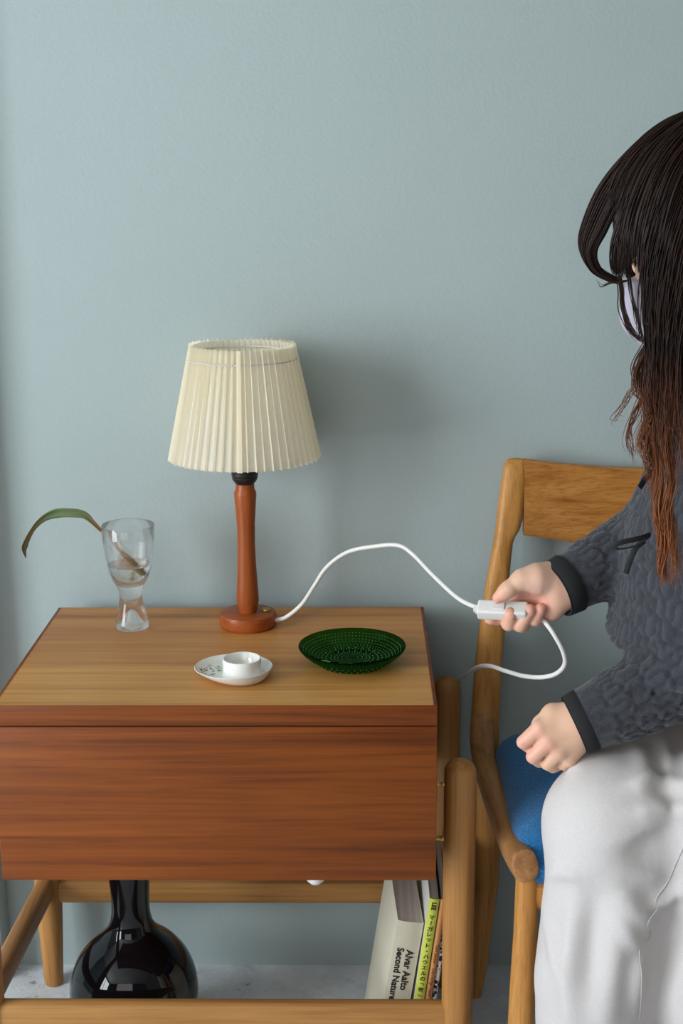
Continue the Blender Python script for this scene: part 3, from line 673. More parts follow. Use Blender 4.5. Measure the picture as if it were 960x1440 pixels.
# ------------------------------------------------------------------ vase under the table
def vase():
    c = (-0.411, 1.765, 0)
    prof = [(0.0001, 0.0), (0.045, 0.0), (0.052, 0.002), (0.070, 0.022), (0.083, 0.050), (0.0895, 0.084), (0.087, 0.112), (0.077, 0.139), (0.060, 0.161), (0.043, 0.176), (0.0325, 0.189), (0.0275, 0.205), (0.0262, 0.225), (0.0272, 0.250), (0.0292, 0.275), (0.031, 0.295), (0.0325, 0.315), (0.033, 0.322), (0.0322, 0.3235),
            (0.0305, 0.322), (0.0285, 0.30), (0.025, 0.25), (0.0238, 0.22), (0.025, 0.20), (0.0001, 0.19)]
    P = catmull([(r, z, 0) for r, z in prof[2:18]], 4)
    prof = prof[:2]+[(p[0], p[1]) for p in P]+prof[18:]
    o = lathe('vase', prof, c, M['black_glass'], None, 96, math.radians(50))
    o.data.transform(Matrix.Translation((-c[0], -c[1], 0))); o.location = c
    tagp(o, 'glossy black glass bottle vase with round body on the floor under the table', 'vase')
vase()

# ------------------------------------------------------------------ books
def text_mesh(body, size, bold=0.0):
    cu = bpy.data.curves.new('t', 'FONT'); cu.body = body; cu.size = size; cu.offset = bold; cu.extrude = 0.0; cu.resolution_u = 3
    cu.align_x = 'LEFT'; cu.align_y = 'CENTER'
    ob = bpy.data.objects.new('t', cu); COL.objects.link(ob); dg = bpy.context.evaluated_depsgraph_get()
    me = bpy.data.meshes.new_from_object(ob.evaluated_get(dg)); bpy.data.objects.remove(ob)
    V = np.array([v.co[:] for v in me.vertices]) if len(me.vertices) else np.zeros((0, 3)); F = [tuple(p.vertices) for p in me.polygons]
    bpy.data.meshes.remove(me); return V, F
class Frame:
    """leaning book: x across the spine, y spine to fore-edge, z up the spine"""
    def __init__(s, org, lean, yaw):
        R = Matrix.Rotation(yaw, 3, 'Z') @ Matrix.Rotation(lean, 3, 'Y'); s.o = np.array(org); s.R = np.array(R)
    def __call__(s, P): return s.o+np.asarray(P) @ s.R.T
def fbox(fr, name, lo, hi, mat, parent, bev=0.0):
    bm = box_bm(lo, hi, bev); 
    for v in bm.verts: v.co = Vector(fr(np.array(v.co[:])))
    return bm_obj(name, bm, mat, parent, bev > 0)
def book(label, org, lean, yaw, th, H, D, cover, spine, cth=0.0012, cover_r=None, groove=False):
    fr = Frame(org, lean, yaw)
    t = thing('book', label, 'book', tuple(org)); t['group'] = 'books leaning on the table leg'
    fbox(fr, 'page_block', (cth, cth, 0.0005), (th-cth, D-0.002, H-0.0006), M['pages'], t)
    fbox(fr, 'cover', (0, cth*0.5, 0), (cth, D, H), cover, t, 0.0003)
    fbox(fr, 'cover', (th-cth, cth*0.5, 0), (th, D, H), cover_r or cover, t, 0.0003)
    # slightly rounded spine
    xs = np.linspace(0, th, 9); pts = []
    for z in (0, H):
        for x in xs: pts.append((x, -0.0018*math.sin(math.pi*x/th), z))
        for x in xs[::-1]: pts.append((x, cth+0.0002, z))
    n = 18; V, F = loops_mesh([fr(np.array(pts[:n])), fr(np.array(pts[n:]))]); sp = mesh('spine', V, F, spine, t, True, math.radians(40))
    return t, fr, sp
def spine_text(fr, sp, body, size, x, z, bold=0.0, rot=-90, yoff=-0.0021):
    V, F = text_mesh(body, size, bold)
    if len(V) == 0: return
    a = math.radians(rot); X = V[:, 0]*math.cos(a)-V[:, 1]*math.sin(a); Z = V[:, 0]*math.sin(a)+V[:, 1]*math.cos(a)
    o = mesh('lettering', fr(np.stack([X+x, np.full(len(V), yoff), Z+z], 1)), F, M['ink'], sp, False)
def books():
    lean = math.radians(8.6)
    t, fr, sp = book('thick cream paperback with black title lettering on its spine', (-0.0785, 1.690, 0.0008), lean, math.radians(3), 0.0350, 0.242, 0.182, M['cream_cover'], M['cream_cover'])
    spine_text(fr, sp, 'Alvar Aalto', 0.0131, 0.0222, 0.2010, 0.0004); spine_text(fr, sp, 'Second Nature', 0.0129, 0.0095, 0.2030, 0.0004)
    t, fr, sp = book('slim white book with lime green spine in the leaning row', (-0.0365, 1.688, 0.0008), math.radians(7.4), 0, 0.0135, 0.276, 0.19, M['white_cover'], M['lime_spine'], 0.0011, M['black_cover'])
    spine_text(fr, sp, 'LEE', 0.0078, 0.0068, 0.2715, 0.0003)
    ch = 'マーガレット・ハウエルの「家」'
    for i, q in enumerate(ch):
        V, F = text_mesh(q, 0.0076, 0.00018)
        if len(V) == 0: continue
        if q in 'ー「」': V = np.stack([V[:, 1], -V[:, 0], V[:, 2]], 1)
        cxm = (V[:, 0].min()+V[:, 0].max())/2; cym = (V[:, 1].min()+V[:, 1].max())/2
        mesh('lettering', fr(np.stack([V[:, 0]-cxm+0.0068, np.full(len(V), -0.0021), V[:, 1]-cym+0.2490-i*0.0083], 1)), F, M['ink'], sp, False)
    t, fr, sp = book('slim orange spined book beside the lime green one', (-0.0217, 1.690, 0.0008), math.radians(7.4), 0, 0.0088, 0.274, 0.185, M['black_cover'], M['orange_spine'], 0.0010, M['orange_spine'])
    spine_text(fr, sp, 'Tom Jensen', 0.0062, 0.0050, 0.208, 0.0); spine_text(fr, sp, 'Den ledige mand', 0.0062, 0.0050, 0.172, 0.0)
    book('thin black and white dotted book nearest the table leg', (-0.0118, 1.694, 0.0008), math.radians(7.4), 0, 0.0062, 0.235, 0.18, M['dots'], M['dots'], 0.0008)
books()

# ------------------------------------------------------------------ chair
CX = 0.326
def chair():
    t = thing('dining_chair', 'oak dining chair with curved top rail and blue wool seat', 'chair', (CX, 1.73, 0))
    def mirror(P): P = np.array(P, float).copy(); P[..., 0] = 2*CX-P[..., 0]; return P
    def both(name, V, F, mat):
        a = mesh(name, V, F, mat, t, True, math.radians(50)); 
        mesh(name, mirror(V), [tuple(reversed(f)) for f in F], mat, t, True, math.radians(50)); return a
    rows = [(644.5, 720, 732, 1.937), (646, 714, 737, 1.937), (651, 709, 740, 1.936), (662, 707, 740, 1.935), (700, 701, 737, 1.930), (732, 697.5, 734, 1.926), (745, 696, 730, 1.925), (753, 695, 724.5, 1.924), (762, 693.5, 721, 1.923), (778, 690.5, 719, 1.921), (820, 683, 715, 1.914),
            (880, 674, 710, 1.905), (940, 667, 705, 1.897), (1000, 663, 702, 1.890), (1050, 664, 701, 1.886), (1120, 668, 702, 1.884), (1180, 669, 703, 1.884), (1240, 667, 700.5, 1.886), (1300, 659, 692, 1.889), (1360, 650, 684, 1.893), (1395, 646, 677, 1.896)]
    loops = []
    th = np.linspace(0, 2*np.pi, 24, endpoint=False); cs = np.cos(th); sn = np.sin(th); e = 2/2.8
    cs = np.sign(cs)*np.abs(cs)**e; sn = np.sign(sn)*np.abs(sn)**e
    for i, (y, xl, xr, Y) in enumerate(rows):
        a = at(xl, y, Y); b = at(xr, y, Y); m = (a+b)/2; w = (b-a)[0]/2
        d = [0.004, 0.008, 0.0105, 0.0115][i] if i < 4 else float(np.interp(y, [662, 778, 940, 1050, 1180, 1395], [.0115, .0135, .017, .019, .0185, .0135]))
        z = m[2]
        if i == len(rows)-1: z = 0.0
        loops.append(np.stack([m[0]+w*cs, Y+d*sn, np.full(24, z)], 1))
    V, F = loops_mesh(loops); F = [tuple(reversed(f)) for f in F]
    both('back_post', V, F, M['chair_oak'])
    # curved top rail
    x0 = at(737, 700, 1.93)[0]; x1 = 2*CX-x0; L = []
    for u in np.linspace(0, 1, 41):
        s = math.sin(math.pi*u); x = x0-0.001+(x1-x0+0.002)*u; Yc = 1.9345+0.020*s
        zt = at(739, 645, 1.936)[2]-0.018*s**0.9; zb = at(734, 751, 1.926)[2]-0.026*s**1.1
        if False: pass
        q = []
        for k, (v, yy) in enumerate(((0.0, -.6), (0.03, -.9), (0.08, -1), (0.5, -1), (0.92, -1), (0.97, -.9), (1, -.6), (1, .6), (0.97, .9), (0.92, 1), (0.5, 1), (0.08, 1), (0.03, .9), (0, .6))):
            q.append((x, Yc-0.009*(1-v)+yy*0.0088, zb+(zt-zb)*v))
        L.append(np.array(q))
    V, F = loops_mesh(L); mesh('top_rail', V, F, M['chair_oak_x'], t, True, math.radians(45))
    # side rails running forward from the posts, rounded at the front end
    path = catmull([at(680, 1000, 1.889), at(677.5, 1040, 1.868), at(682, 1075, 1.825), at(692, 1110, 1.765), at(704, 1145, 1.70), at(717, 1180, 1.635), at(729, 1204, 1.58), at(737, 1216, 1.548), at(739.5, 1219, 1.540)], 6)
    m = len(path); s = np.linspace(0, 1, m); ru = np.interp(s, [0, .3, .9, .955, .985, 1], [.016, .0185, .0205, .0195, .014, .002]); rv = np.interp(s, [0, .3, .9, .955, .985, 1], [.0175, .0165, .0165, .0155, .0115, .002])
    V, F = tube_vf(path, ru, rv, 24, (0, 0, 1), True, 2.6); both('side_rail', V, F, M['oak_rail_y'])
    # front legs
    lp = np.array([at(741, 1222, 1.560), at(740, 1260, 1.560), at(739, 1310, 1.557), at(735, 1380, 1.552), at(731, 1450, 1.547)]); lp = np.vstack([lp, lp[-1]+(lp[-1]-lp[-2])/abs((lp[-1]-lp[-2])[2])*(lp[-1][2])])
    lp[-1, 2] = 0
    V, F = tube_vf(lp, np.array([.0135, .0140, .0152, .0160, .0160, .0125]), np.array([.0135, .0140, .0150, .0158, .0158, .0125]), 24, (0, 1, 0)); both('front_leg', V, F, M['chair_oak'])
    # cross rails under the seat
    fx = at(741, 1240, 1.56)[0]
    for yy, z in ((1.562, 0.352), (1.885, 0.37)):
        tube('seat_rail', np.linspace((fx, yy, z), (2*CX-fx, yy, z), 4), 0.020, M['chair_oak_x'], t, 0.011, 20, (0, 0, 1), 3.5)
    # upholstered seat pad
    xa0 = 0.0950; y0, y1 = 1.545, 1.872; L = []
    hw = CX-xa0; hd = (y1-y0)/2; ym = (y0+y1)/2
    def rrect(a, b, r):
        q = []
        for (sx, sy, a0) in ((1, 1, 0), (-1, 1, math.pi/2), (-1, -1, math.pi), (1, -1, 1.5*math.pi)):
            for t_ in np.linspace(0, math.pi/2, 8): q.append((sx*(a-r)+r*math.cos(a0+t_), sy*(b-r)+r*math.sin(a0+t_)))
            nx = {(1, 1): (-(a-r), b), (-1, 1): (-a, -(b-r)), (-1, -1): (a-r, -b), (1, -1): (a, b-r)}[(sx, sy)]; c0 = q[-1]
            for t_ in np.linspace(0, 1, 14)[1:-1]: q.append((c0[0]*(1-t_)+nx[0]*t_, c0[1]*(1-t_)+nx[1]*t_))
        return np.array(q)
    for ins, z in ((0.06, .362), (0.022, .363), (0.008, .367), (0.001, .378), (0.0, .392), (0.003, .406), (0.009, .418), (0.018, .427), (0.034, .434), (0.06, .439), (0.10, .441), (0.14, .442), (0.155, .442)):
        R = rrect(hw-ins, hd-ins, max(0.030-ins*0.5, 0.004)); yy = ym+R[:, 1]
        zz = z+0.010*np.clip((yy-1.60)/0.27, 0, 1)*(z > .40)-0.016*np.clip((1.60-yy)/0.06, 0, 1)*(z > .40)
        L.append(np.stack([CX+R[:, 0], yy, zz], 1))
    V, F = loops_mesh(L); p = mesh('seat_pad', V, F, M['wool'], t, True, math.radians(60)); p['label'] = 'bright blue woven wool seat'
    return t
chair()

# ------------------------------------------------------------------ person
def person():
    t = thing('person', 'long haired person in dark quilted jacket and white trousers sitting and holding the cord switch', 'person', (0.36, 1.62, 0))
    # ---------- joints
    pelvis = np.array([0.445, 1.735, 0.505])
    hipR, hipL = np.array([0.372, 1.755, 0.490]), np.array([0.500, 1.70, 0.490])
    kneeR = at(865, 1164, 1.490); kneeL = at(1035, 1150, 1.47)
    ankR = np.array([kneeR[0]-0.016, 1.470, 0.085]); ankL = np.array([kneeL[0]-0.005, 1.45, 0.085])
    chest = at(1062, 660, 1.60); waist = np.array([0.440, 1.70, 0.66]); nbase = at(1040, 545, 1.60)
    shR = at(1085, 605, 1.735); elR = at(968, 730, 1.690); wrR = at(806, 820, 1.626)
    shL = at(1120, 625, 1.455); elL = at(1065, 905, 1.520); wrL = at(822, 1012, 1.500)
    # head frame
    H = at(1003, 330, 1.565); hf = unit((-0.86, -0.26, -0.44)); hs = unit(np.cross(hf, (0, 0, 1))); hu = np.cross(hs, hf)   # hs: her right
    HS = 1.06
    def hp(f, s, u): return H+HS*(f*hf+s*hs+u*hu)
    # ---------- hands, laid out joint by joint
    def rh(cx, cy, c): return at(660+cx/6.0, 770+cy/6.0, 1.616-c*0.001)
    def lh(cx, cy, c): return at(710+cx/6.857, 970+cy/6.857, 1.494-c*0.001)
    hand = []   # (a, b, ra, rb, k)
    def chain(f, pts, rad, k=0.0022, k0=0.007):
        for i in range(len(pts)-1):
            hand.append((f(*pts[i]), f(*pts[i+1]), rad[i]*1e-3, rad[i+1]*1e-3, k0 if i == 0 else k))
    # right hand: palm
    for w, mc, ra, rb in (((660, 245, -5), (390, 400, -20), 13.5, 10.5), ((705, 320, -6), (420, 430, -23), 14, 11), ((730, 380, -7), (490, 470, -24), 13.5, 11), ((745, 430, -8), (570, 520, -22), 12.5, 10.5), ((735, 430, -4), (690, 520, -8), 12, 11.5), ((690, 520, -8), (600, 540, -16), 12, 10)):
        hand.append((rh(*w), rh(*mc), ra*1e-3, rb*1e-3, 0.012))
    hand.append((rh(670, 255, -3), rh(560, 260, 3), 0.0135, 0.0160, 0.012)); hand.append((rh(820, 235, -8), rh(680, 240, -6), 0.0150, 0.0140, 0.012)); hand.append((rh(880, 380, -8), rh(750, 425, -8), 0.0150, 0.0130, 0.012)); hand.append((rh(560, 260, 3), rh(440, 270, 6), 0.0160, 0.0110, 0.010))
    chain(rh, [(440, 268, 6), (325, 355, 10), (240, 425, 11)], (11, 9.2, 7.0), 0.004, 0.008)
    hand.append((rh(330, 350, 10), rh(295, 380, 11), 0.0094, 0.0090, 0.004))
    fr_ = []
    fingersR = {'index': ([(395, 420, -20), (320, 585, -20), (235, 600, -12), (172, 606, -6)], (10, 8.6, 8.0, 7.0)),
                'middle': ([(420, 450, -24), (345, 632, -16), (330, 640, 4), (345, 560, 10)], (10.5, 9.4, 9.2, 8.6)),
                'ring': ([(495, 480, -24), (450, 655, -14), (428, 652, 6), (506, 530, 11)], (10.5, 9.2, 9.0, 8.0)),
                'pinky': ([(575, 510, -22), (565, 615, -14), (548, 606, 5), (598, 520, 9)], (10, 8.4, 8.3, 7.2))}
    for k_, (p, r) in fingersR.items(): chain(rh, p, r, 0.0015, 0.004)
    # left hand, back towards us, loosely closed
    for w, mc, ra, rb in (((635, 250, -4), (345, 365, 3), 13, 9.8), ((715, 320, -3), (430, 485, 6), 14, 10), ((745, 410, -4), (525, 580, 5), 13, 9.6), ((765, 470, -6), (615, 660, 0), 11, 9.2)):
        hand.append((lh(*w), lh(*mc), ra*1e-3, rb*1e-3, 0.012))
    chain(lh, [(330, 375, 3), (178, 505, 0), (240, 560, -20), (330, 560, -24)], (9.6, 8.1, 7.2, 6.5), 0.0008, 0.003)
    chain(lh, [(420, 495, 6), (270, 645, 2), (330, 690, -18), (420, 680, -22)], (9.8, 8.2, 7.4, 6.8), 0.0008, 0.003)
    chain(lh, [(520, 590, 5), (408, 712, 0), (460, 745, -18), (530, 720, -22)], (9.4, 7.8, 7.0, 6.4), 0.0008, 0.003)
    chain(lh, [(615, 665, 0), (555, 715, -4), (590, 735, -18), (640, 710, -20)], (8.8, 7.0, 6.4, 5.8), 0.0008, 0.003)
    chain(lh, [(610, 250, -8), (460, 240, -10), (350, 330, -16), (270, 430, -22)], (13, 12, 9.5, 8), 0.006, 0.012)
    # ---------- the body surface
    xs = axis_pts([(-0.0, 0.07, 0.006), (0.07, 0.215, 0.0016), (0.215, 0.66, 0.006)])
    ys = axis_pts([(1.28, 1.44, 0.006), (1.44, 1.66, 0.0018), (1.66, 1.97, 0.006)])
    zs = axis_pts([(-0.012, 0.515, 0.006), (0.515, 0.78, 0.0016), (0.78, 0.96, 0.006), (0.96, 1.32, 0.004)])
    B = Field(xs, ys, zs)
    B.cone(pelvis, waist, 0.105, 0.095, 0.03); B.cone(waist, chest, 0.095, 0.095, 0.03); B.cone(chest, nbase, 0.09, 0.05, 0.03)
    for s_, e_, w_ in ((shR, elR, wrR), (shL, elL, wrL)):
        B.cone(chest, s_, 0.07, 0.045, 0.03); B.cone(s_, e_, 0.045, 0.036, 0.015)
    B.cone(elR, wrR, 0.035, 0.0215, 0.012); B.cone(elL, wrL, 0.035, 0.0215, 0.012)
    B.cone(wrR, rh(735, 325, -5), 0.0215, 0.020, 0.012); B.cone(wrL, lh(715, 330, -4), 0.0215, 0.019, 0.012)
    for h_, k_, a_ in ((hipR, kneeR, ankR), (hipL, kneeL, ankL)):
        B.cone(pelvis, h_, 0.09, 0.085, 0.03); B.cone(h_, k_, 0.075, 0.052, 0.02); B.cone(k_, a_, 0.05, 0.032, 0.015)
        B.cone(a_-(0, 0, 0.03), (a_[0]-0.01, a_[1]-0.02, 0.032), 0.033, 0.030, 0.015); B.cone((a_[0], a_[1]+0.03, 0.034), (a_[0]-0.03, a_[1]-0.13, 0.024), 0.032, 0.022, 0.015)
    # head and face
    B.cone(nbase, hp(-0.025, 0, -0.065), 0.052, 0.050, 0.02)
    ax = np.array([hf, hs, hu])
    B.ell(hp(-0.005, 0, 0.022), np.array([0.094, 0.074, 0.095])*HS, ax, 0.01)
    B.ell(hp(0.030, 0, -0.045), np.array([0.058, 0.054, 0.070])*HS, ax, 0.03)
    B.cone(hp(0.066, -0.012, -0.098), hp(0.066, 0.012, -0.098), 0.018, 0.018, 0.025)
    B.cone(hp(0.083, 0, 0.004), hp(0.104, 0, -0.034), 0.007, 0.010, 0.012)
    B.cone(hp(0.086, -0.010, -0.040), hp(0.086, 0.010, -0.040), 0.009, 0.009, 0.008)
    B.cone(hp(0.083, -0.015, -0.066), hp(0.083, 0.015, -0.066), 0.008, 0.008, 0.006); B.cone(hp(0.080, -0.014, -0.077), hp(0.080, 0.014, -0.077), 0.008, 0.008, 0.006)
    for s_ in (-1, 1):
        B.ell(hp(0.082, s_*0.031, 0.000), np.array([0.018, 0.022, 0.016]), ax, 0.014, 's')
        B.ell(hp(0.068, s_*0.031, -0.001), np.array([0.0135, 0.0145, 0.0125]), ax, 0.004)
        B.cone(hp(0.083, s_*0.014, 0.020), hp(0.070, s_*0.046, 0.020), 0.007, 0.006, 0.012)
        B.ell(hp(-0.002, s_*0.073, -0.012), np.array([0.017, 0.008, 0.029]), ax, 0.006)
    for a, b, ra, rb, k in hand: B.cone(a, b, ra, rb, k)
    V, F = B.nets(); V = relax(V, F, 1, 0.3)
    # skin tint: a little redder at finger tips, knuckles and palm
    tint = np.tile(np.array(lin(222, 180, 152)[:3]), (len(V), 1)); red = np.array(lin(226, 150, 136)[:3]); pale = np.array(lin(232, 192, 174)[:3])
    def blob(c, r, amt, col=red):
        w = amt*np.exp(-((V-c)**2).sum(1)/(r*r)); tint[:] = tint*(1-w[:, None])+col*w[:, None]
    blob(rh(560, 330, 5), 0.03, 0.7, pale)
    for p, r in fingersR.values(): blob(rh(*p[-1]), 0.011, 0.65); blob(rh(*p[-2]), 0.010, 0.2)
    blob(rh(240, 425, 11), 0.014, 0.7); blob(rh(640, 470, 0), 0.018, 0.4); blob(rh(450, 400, -5), 0.016, 0.5)
    for q in ((290, 420, 10), (410, 560, 14), (165, 520, 6), (270, 650, 6)): blob(lh(*q), 0.011, 0.45)
    body = mesh('body', V, F, M['skin'], t); set_color(body, 'tint', tint)
    # finger nails
    def nail(p, nrm, along, l, w):
        nrm = unit(nrm); al = unit(along-nrm*(along@nrm)); sd = np.cross(nrm, al); q = []
        for k in range(14):
            a = 2*np.pi*k/14; q.append((math.cos(a)*l, math.sin(a)*w))
        top = [p+al*u+sd*v-nrm*(v*v/(w*2.2)) for u, v in q]; bot = [x-nrm*0.001 for x in top]
        Vn, Fn = loops_mesh([np.array(bot), np.array(top)]); mesh('finger_nail', Vn, Fn, M['nail'], body)
    for key, off in (('middle', (0.5, 0.0)), ('ring', (-.6, .2)), ('pinky', (-.6, .2))):
        p, r = fingersR[key]; tip = rh(*p[-1]); d = unit(rh(*p[-1])-rh(*p[-2])); nrm = unit(-FW*0.9-UP*0.05+RT*0.25); nrm = unit(nrm-d*(nrm@d))
        if key == 'middle': nail(tip+nrm*(r[-1]*1e-3*0.90)+d*0.003, unit(nrm+0.45*d), d, 0.0052, 0.0050)
    # ---------- trousers
    xs = np.arange(0.02, 0.66, 0.0034); ys = np.arange(1.28, 1.92, 0.0036); zs = np.arange(0.035, 0.71, 0.0036)
    Tt = Field(xs, ys, zs)
    def trou(Fd, grow=0.0, cut=True):
        c1 = [((0, 0, 1.0), (0, 0, 0.69))] if cut else None
        Fd.cone(pelvis, waist+(0, 0, 0.05), 0.118+grow, 0.104+grow, 0.03, c1)
        for h_, k_, a_, s_ in ((hipR, kneeR, ankR, 1), (hipL, kneeL, ankL, -1)):
            c2 = [((0, 0, -1.0), (0, 0, 0.07))] if cut else None
            Fd.cone(pelvis, h_, 0.100+grow, 0.092+grow, 0.03); Fd.cone(h_, k_+(0.0, 0.0, 0.004), 0.094+grow, 0.078+grow, 0.03)
            Fd.cone(k_, (k_[0]-0.004-0.009*(s_ > 0), k_[1]-0.006, 0.30), 0.076+grow, 0.071+grow, 0.03)
            Fd.cone((k_[0]-0.004-0.009*(s_ > 0), k_[1]-0.006, 0.30), (a_[0], a_[1], 0.02), 0.071+grow, 0.072+grow, 0.02, c2)
        Fd.cone((kneeR+kneeL)/2+(0.03, 0.14, -0.035), pelvis-(0, 0.05, 0.03), 0.05+grow, 0.07+grow, 0.05)
    trou(Tt)
    for a_ in (ankR, ankL): Tt.cone((a_[0], a_[1], 0.0), (a_[0], a_[1], 0.10), 0.062, 0.060, 0.0, None, 's')
    V, F = Tt.nets(); V = relax(V, F, 3, 0.5); n = vnormals(V, F); disp = np.zeros(len(V))
    _d = V-CAM; _z = _d@FW; _X = 480+FPX*(_d@RT)/_z; _Y = 720-FPX*(_d@UP)/_z
    def pos_on(px, py, Yf):
        m = np.hypot(_X-px, _Y-py) < 5
        return V[np.argmin(np.where(m, _z, 9))] if m.any() else at(px, py, Yf)
    def ridge(pts, amp, w):
        P = catmull([pos_on(*q) for q in pts], 8); d2 = np.full(len(V), 9.0); s = np.linspace(0, 1, len(P)); best = np.zeros(len(V))
        for p_, s_ in zip(P, s):
            d = ((V-p_)**2).sum(1); m = d < d2; d2[m] = d[m]; best[m] = s_
        disp[:] += 1.7*amp*np.exp(-d2/(w*w))*np.sin(np.clip(best, 0.02, 0.98)*np.pi)**0.5
    YF_ = 1.43
    for pts, amp, w in ((((895, 1142, YF_), (930, 1136, YF_), (985, 1134, 1.41)), .007, .012), (((885, 1102, 1.44), (930, 1098, 1.43), (990, 1100, 1.42)), .005, .010),
                        (((868, 1255, YF_), (900, 1285, YF_), (925, 1300, YF_)), .007, .013), (((862, 1280, YF_), (885, 1310, YF_), (905, 1335, YF_)), .006, .010), (((915, 1275, YF_), (940, 1262, YF_), (975, 1250, YF_)), .007, .012),
                        (((805, 1270, YF_), (800, 1350, YF_), (800, 1450, YF_)), .006, .014), (((862, 1300, YF_), (858, 1370, YF_), (850, 1450, YF_)), .006, .016), (((805, 1085, 1.50), (812, 1070, 1.5), (840, 1052, 1.5)), .006, .012),
                        (((765, 1235, 1.46), (785, 1225, 1.45), (815, 1235, 1.43)), .004, .010), (((760, 1290, 1.46), (775, 1330, 1.45), (785, 1380, 1.44)), .004, .012), (((900, 1040, 1.46), (905, 1090, 1.45), (890, 1110, 1.44)), .004, .012), (((935, 1030, 1.46), (940, 1075, 1.45), (945, 1100, 1.44)), .004, .010),
                        (((835, 1250, YF_), (830, 1300, YF_), (826, 1400, YF_)), -.004, .016), (((905, 1170, YF_), (915, 1200, YF_), (900, 1235, YF_)), -.008, .035), (((898, 1420, YF_), (900, 1370, YF_), (905, 1345, YF_)), .004, .010)):
        ridge(pts, amp, w)
    disp += 0.0018*np.sin(V[:, 2]*46+V[:, 0]*60+3*np.sin(V[:, 1]*30))*np.exp(-((V[:, 2]-0.25)/0.2)**2)
    V = relax(V+n*disp[:, None], F, 4, 0.5)
    tr = mesh('trousers', V, F, M['cotton'], t); tr['label'] = 'loose white cotton trousers'
    # raised side seam, laid on the cloth surface
    def on_surface(Vs, px, py, tolpx=2.2):
        d = Vs-CAM; z = d@FW; X = 480+FPX*(d@RT)/z; Y = 720-FPX*(d@UP)/z
        m = np.hypot(X-px, Y-py) < tolpx*2.2
        if not m.any(): return None
        i = np.argmin(np.where(m, z, 9)); return Vs[i]
    sp = [on_surface(V, x, y) for x, y in ((958, 1195), (950, 1220), (940, 1245), (926, 1263), (928, 1280), (914, 1300), (917, 1318), (903, 1338), (904, 1370), (904, 1400), (902, 1436))]
    sp = [q for q in sp if q is not None]
    if len(sp) > 4:
        tube('seam', catmull(sp, 4), 0.0009, M['seam'], tr, n=6)
    # ---------- jacket
    xs = np.arange(0.10, 0.66, 0.0029); ys = np.arange(1.34, 1.93, 0.0030); zs = np.arange(0.53, 1.04, 0.0029)
    J = Field(xs, ys, zs)
    jc, jh = at(1066, 640, 1.60), at(1034, 780, 1.60); jb = at(1000, 900, 1.59)
    def sleeve_pts(e_, w_, d): return w_+unit(w_-e_)*d
    cuffR = at(787, 827, 1.622); cuffL = at(815, 1016, 1.505)
    dR, dL = unit(cuffR-elR), unit(cuffL-elL)
    hemn = unit((-0.34, 0.0, -1.0)); hemp = at(880, 912, 1.56)
    fl = (np.array([0, 1.0, 0]), 1.25)
    def jack(Fd, grow, cut):
        ch = [(hemn, hemp)] if cut else None
        Fd.cone(nbase-(0, 0, 0.02), jc, 0.075+grow, 0.115+grow, 0.02, None, 'u', fl)
        Fd.cone(jc, jh, 0.112+grow, 0.124+grow, 0.03, ch, 'u', fl); Fd.cone(jh, jb-(0, 0, 0.06), 0.124+grow, 0.132+grow, 0.03, ch, 'u', fl)
        Fd.cone(jb+(0, 0, 0.00), jb-(0, 0, 0.12), 0.105, 0.112, 0.0, None, 's', fl)
        Fd.cone(jc, shR, 0.10+grow, 0.064+grow, 0.03); Fd.cone(jc, shL, 0.10+grow, 0.064+grow, 0.03)
        Fd.cone(shR, elR, 0.064+grow, 0.056+grow, 0.025); Fd.cone(shL, elL, 0.066+grow, 0.060+grow, 0.025)
        ext = 0.0 if cut else 0.05
        Fd.cone(elR, cuffR+dR*ext, 0.053+grow, 0.0335+grow, 0.015, [(dR, cuffR)] if cut else None)
        Fd.cone(elL, cuffL+dL*ext, 0.060+grow, 0.0350+grow, 0.015, [(dL, cuffL)] if cut else None)
    jack(J, 0.0, True)
    J.cone(cuffR-dR*0.02, cuffR+dR*0.05, 0.026, 0.026, 0.0, None, 's'); J.cone(cuffL-dL*0.02, cuffL+dL*0.05, 0.0265, 0.0265, 0.0, None, 's')
    J.cone(nbase+(-0.01, 0, 0.0), hp(-0.03, 0, -0.1), 0.064, 0.07, 0.0, None, 's')
    V, F = J.nets(); V = relax(V, F, 3, 0.5); n = vnormals(V, F)
    # quilting: puffs between diagonal stitch lines, measured along each limb
    segs = [(jc, jb, .125), (shR, elR, .06), (elR, cuffR, .045), (shL, elL, .062), (elL, cuffL, .05)]; bestd = np.full(len(V), 9.0); ca = np.zeros(len(V)); cb = np.zeros(len(V)); wh = np.zeros(len(V), int)
    for i, (a, b, R) in enumerate(segs):
        ab = b-a; L = np.linalg.norm(ab); d = ab/L; tt = np.clip((V-a)@d, -0.10, L+0.1); q = V-a-tt[:, None]*d; dist = np.linalg.norm(q, axis=1)-R
        e1 = unit(np.cross(d, (0.1, 1, 0.05))); e2 = np.cross(d, e1); ang = np.arctan2(q@e2, q@e1)
        m = dist < bestd; bestd[m] = dist[m]; ca[m] = (ang*R)[m]; cb[m] = tt[m]+i*0.013; wh[m] = i
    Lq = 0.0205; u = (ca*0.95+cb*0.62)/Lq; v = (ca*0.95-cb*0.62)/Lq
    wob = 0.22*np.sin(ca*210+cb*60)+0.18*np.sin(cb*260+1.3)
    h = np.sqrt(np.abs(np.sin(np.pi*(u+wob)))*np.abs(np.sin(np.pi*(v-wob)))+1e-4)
    out = ((V-0)@np.array([0, 0, 0])) >= 0
    near = np.clip(np.minimum(np.linalg.norm(V-cuffR, axis=1), np.linalg.norm(V-cuffL, axis=1))/0.02-2.0, 0, 1)
    pk = 0.0008*np.sin(cb*420+2*np.sin(ca*90))*(1-h)
    V = V+n*((0.0050*(h-0.5)+pk)*near)[:, None]
    jk = mesh('jacket', V, F, M['jacket'], t); jk['label'] = 'charcoal quilted jacket'
